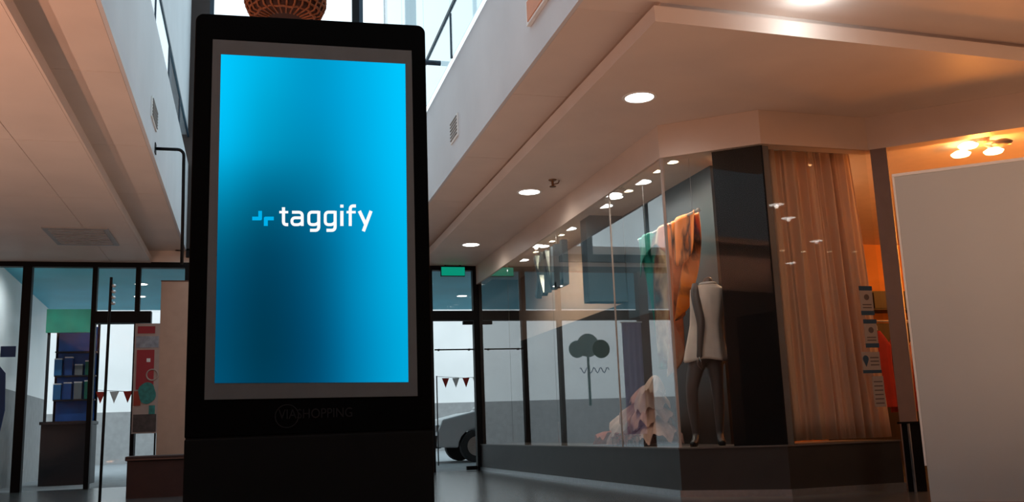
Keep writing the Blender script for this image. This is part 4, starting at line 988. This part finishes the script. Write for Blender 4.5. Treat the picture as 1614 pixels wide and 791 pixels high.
MB().add([(1.10, 0.14, 1.07), (1.10, 1.61, 1.07), (1.70, 1.5, 1.495), (1.70, 0.25, 1.495), (1.08, 0.14, 1.085), (1.08, 1.61, 1.085), (1.68, 1.5, 1.51), (1.68, 0.25, 1.51)], [(0, 1, 2, 3), (7, 6, 5, 4), (0, 4, 5, 1), (1, 5, 6, 2), (2, 6, 7, 3), (3, 7, 4, 0)]).build('windscreen', M['car_glass'], car)
MB().box(-0.04, 0.10, 0.05, 1.70, 0.30, 0.55).build('bumper', M['stall_dark'], car, bevel=0.02)
for y in (0.10, 1.40): MB().box(-0.01, 0.12, y, y + 0.25, 0.62, 0.76).build('headlamp', M['alu'], car, bevel=0.02)
for x in (0.80, 3.45):
    for y in (-0.01, 1.56):
        w = MB(); n = 22
        w.prism_y([(x + 0.32 * math.cos(2 * PI * k / n), 0.32 + 0.32 * math.sin(2 * PI * k / n)) for k in range(n)], y, y + 0.20)
        wo = w.build('wheel', M['tyre'], car, bevel=0.02)
        h = MB(); h.prism_y([(x + 0.19 * math.cos(2 * PI * k / n), 0.32 + 0.19 * math.sin(2 * PI * k / n)) for k in range(n)], y - 0.008 if y < 1 else y + 0.2, y if y < 1 else y + 0.208); h.build('hubcap', M['alu'], wo)
MB().box(1.15, 1.32, -0.16, 0.0, 1.00, 1.12).build('wing_mirror', M['stall_dark'], car, bevel=0.02)

# ------------------------------------------------------------------ housings of the added fill lights
for k, (ux, uy, ly, lx, pw, uc) in enumerate(FILL_LIGHTS):
    lab = ('long added fill light trough along the left wall', 'added fill light trough left of the camera', 'added fill light trough to the right of the white board', 'added fill light trough right of the camera', 'added fill light trough in mid hall behind the kiosk')[k]
    u = thing('fill_trough', lab, 'uplighter', (ux, uy, 0))
    MB().box(-lx / 2 - 0.03, lx / 2 + 0.03, -ly / 2 - 0.03, ly / 2 + 0.03, 0, 0.16).build('trough', M['black_frame'], u)
    for sx_ in (-1, 1):
        MB().box(*sorted((sx_ * (lx / 2 + 0.01), sx_ * (lx / 2 + 0.03))), -ly / 2 - 0.03, ly / 2 + 0.03, 0.16, 0.21).build('side_rim', M['black_frame'], u)
    MB().box(-lx / 2, lx / 2, -ly / 2, ly / 2, 0.16, 0.17).build('diffuser', M['white'], u)

# porch lamps outside the entrance
place_downlights((0.10, M['lens'], 40, (0.85, 0.95, 1.0), 168), [((-1.87, 17.4, 3.3), 'porch downlight seen through the left doors, nearer one'), ((-2.05, 18.9, 3.3), 'porch downlight seen through the left doors, farther one'),
    ((4.10, 18.76, 3.3), 'porch downlight seen above the right door'), ((1.1, 17.4, 3.3), 'porch downlight behind the kiosk'), ((-3.0, 15.7, 3.3), 'unseen porch downlight added to light the stall by the left glass panes')], 'porch downlights')  # the lamp nearest the left panes is added to light the stall
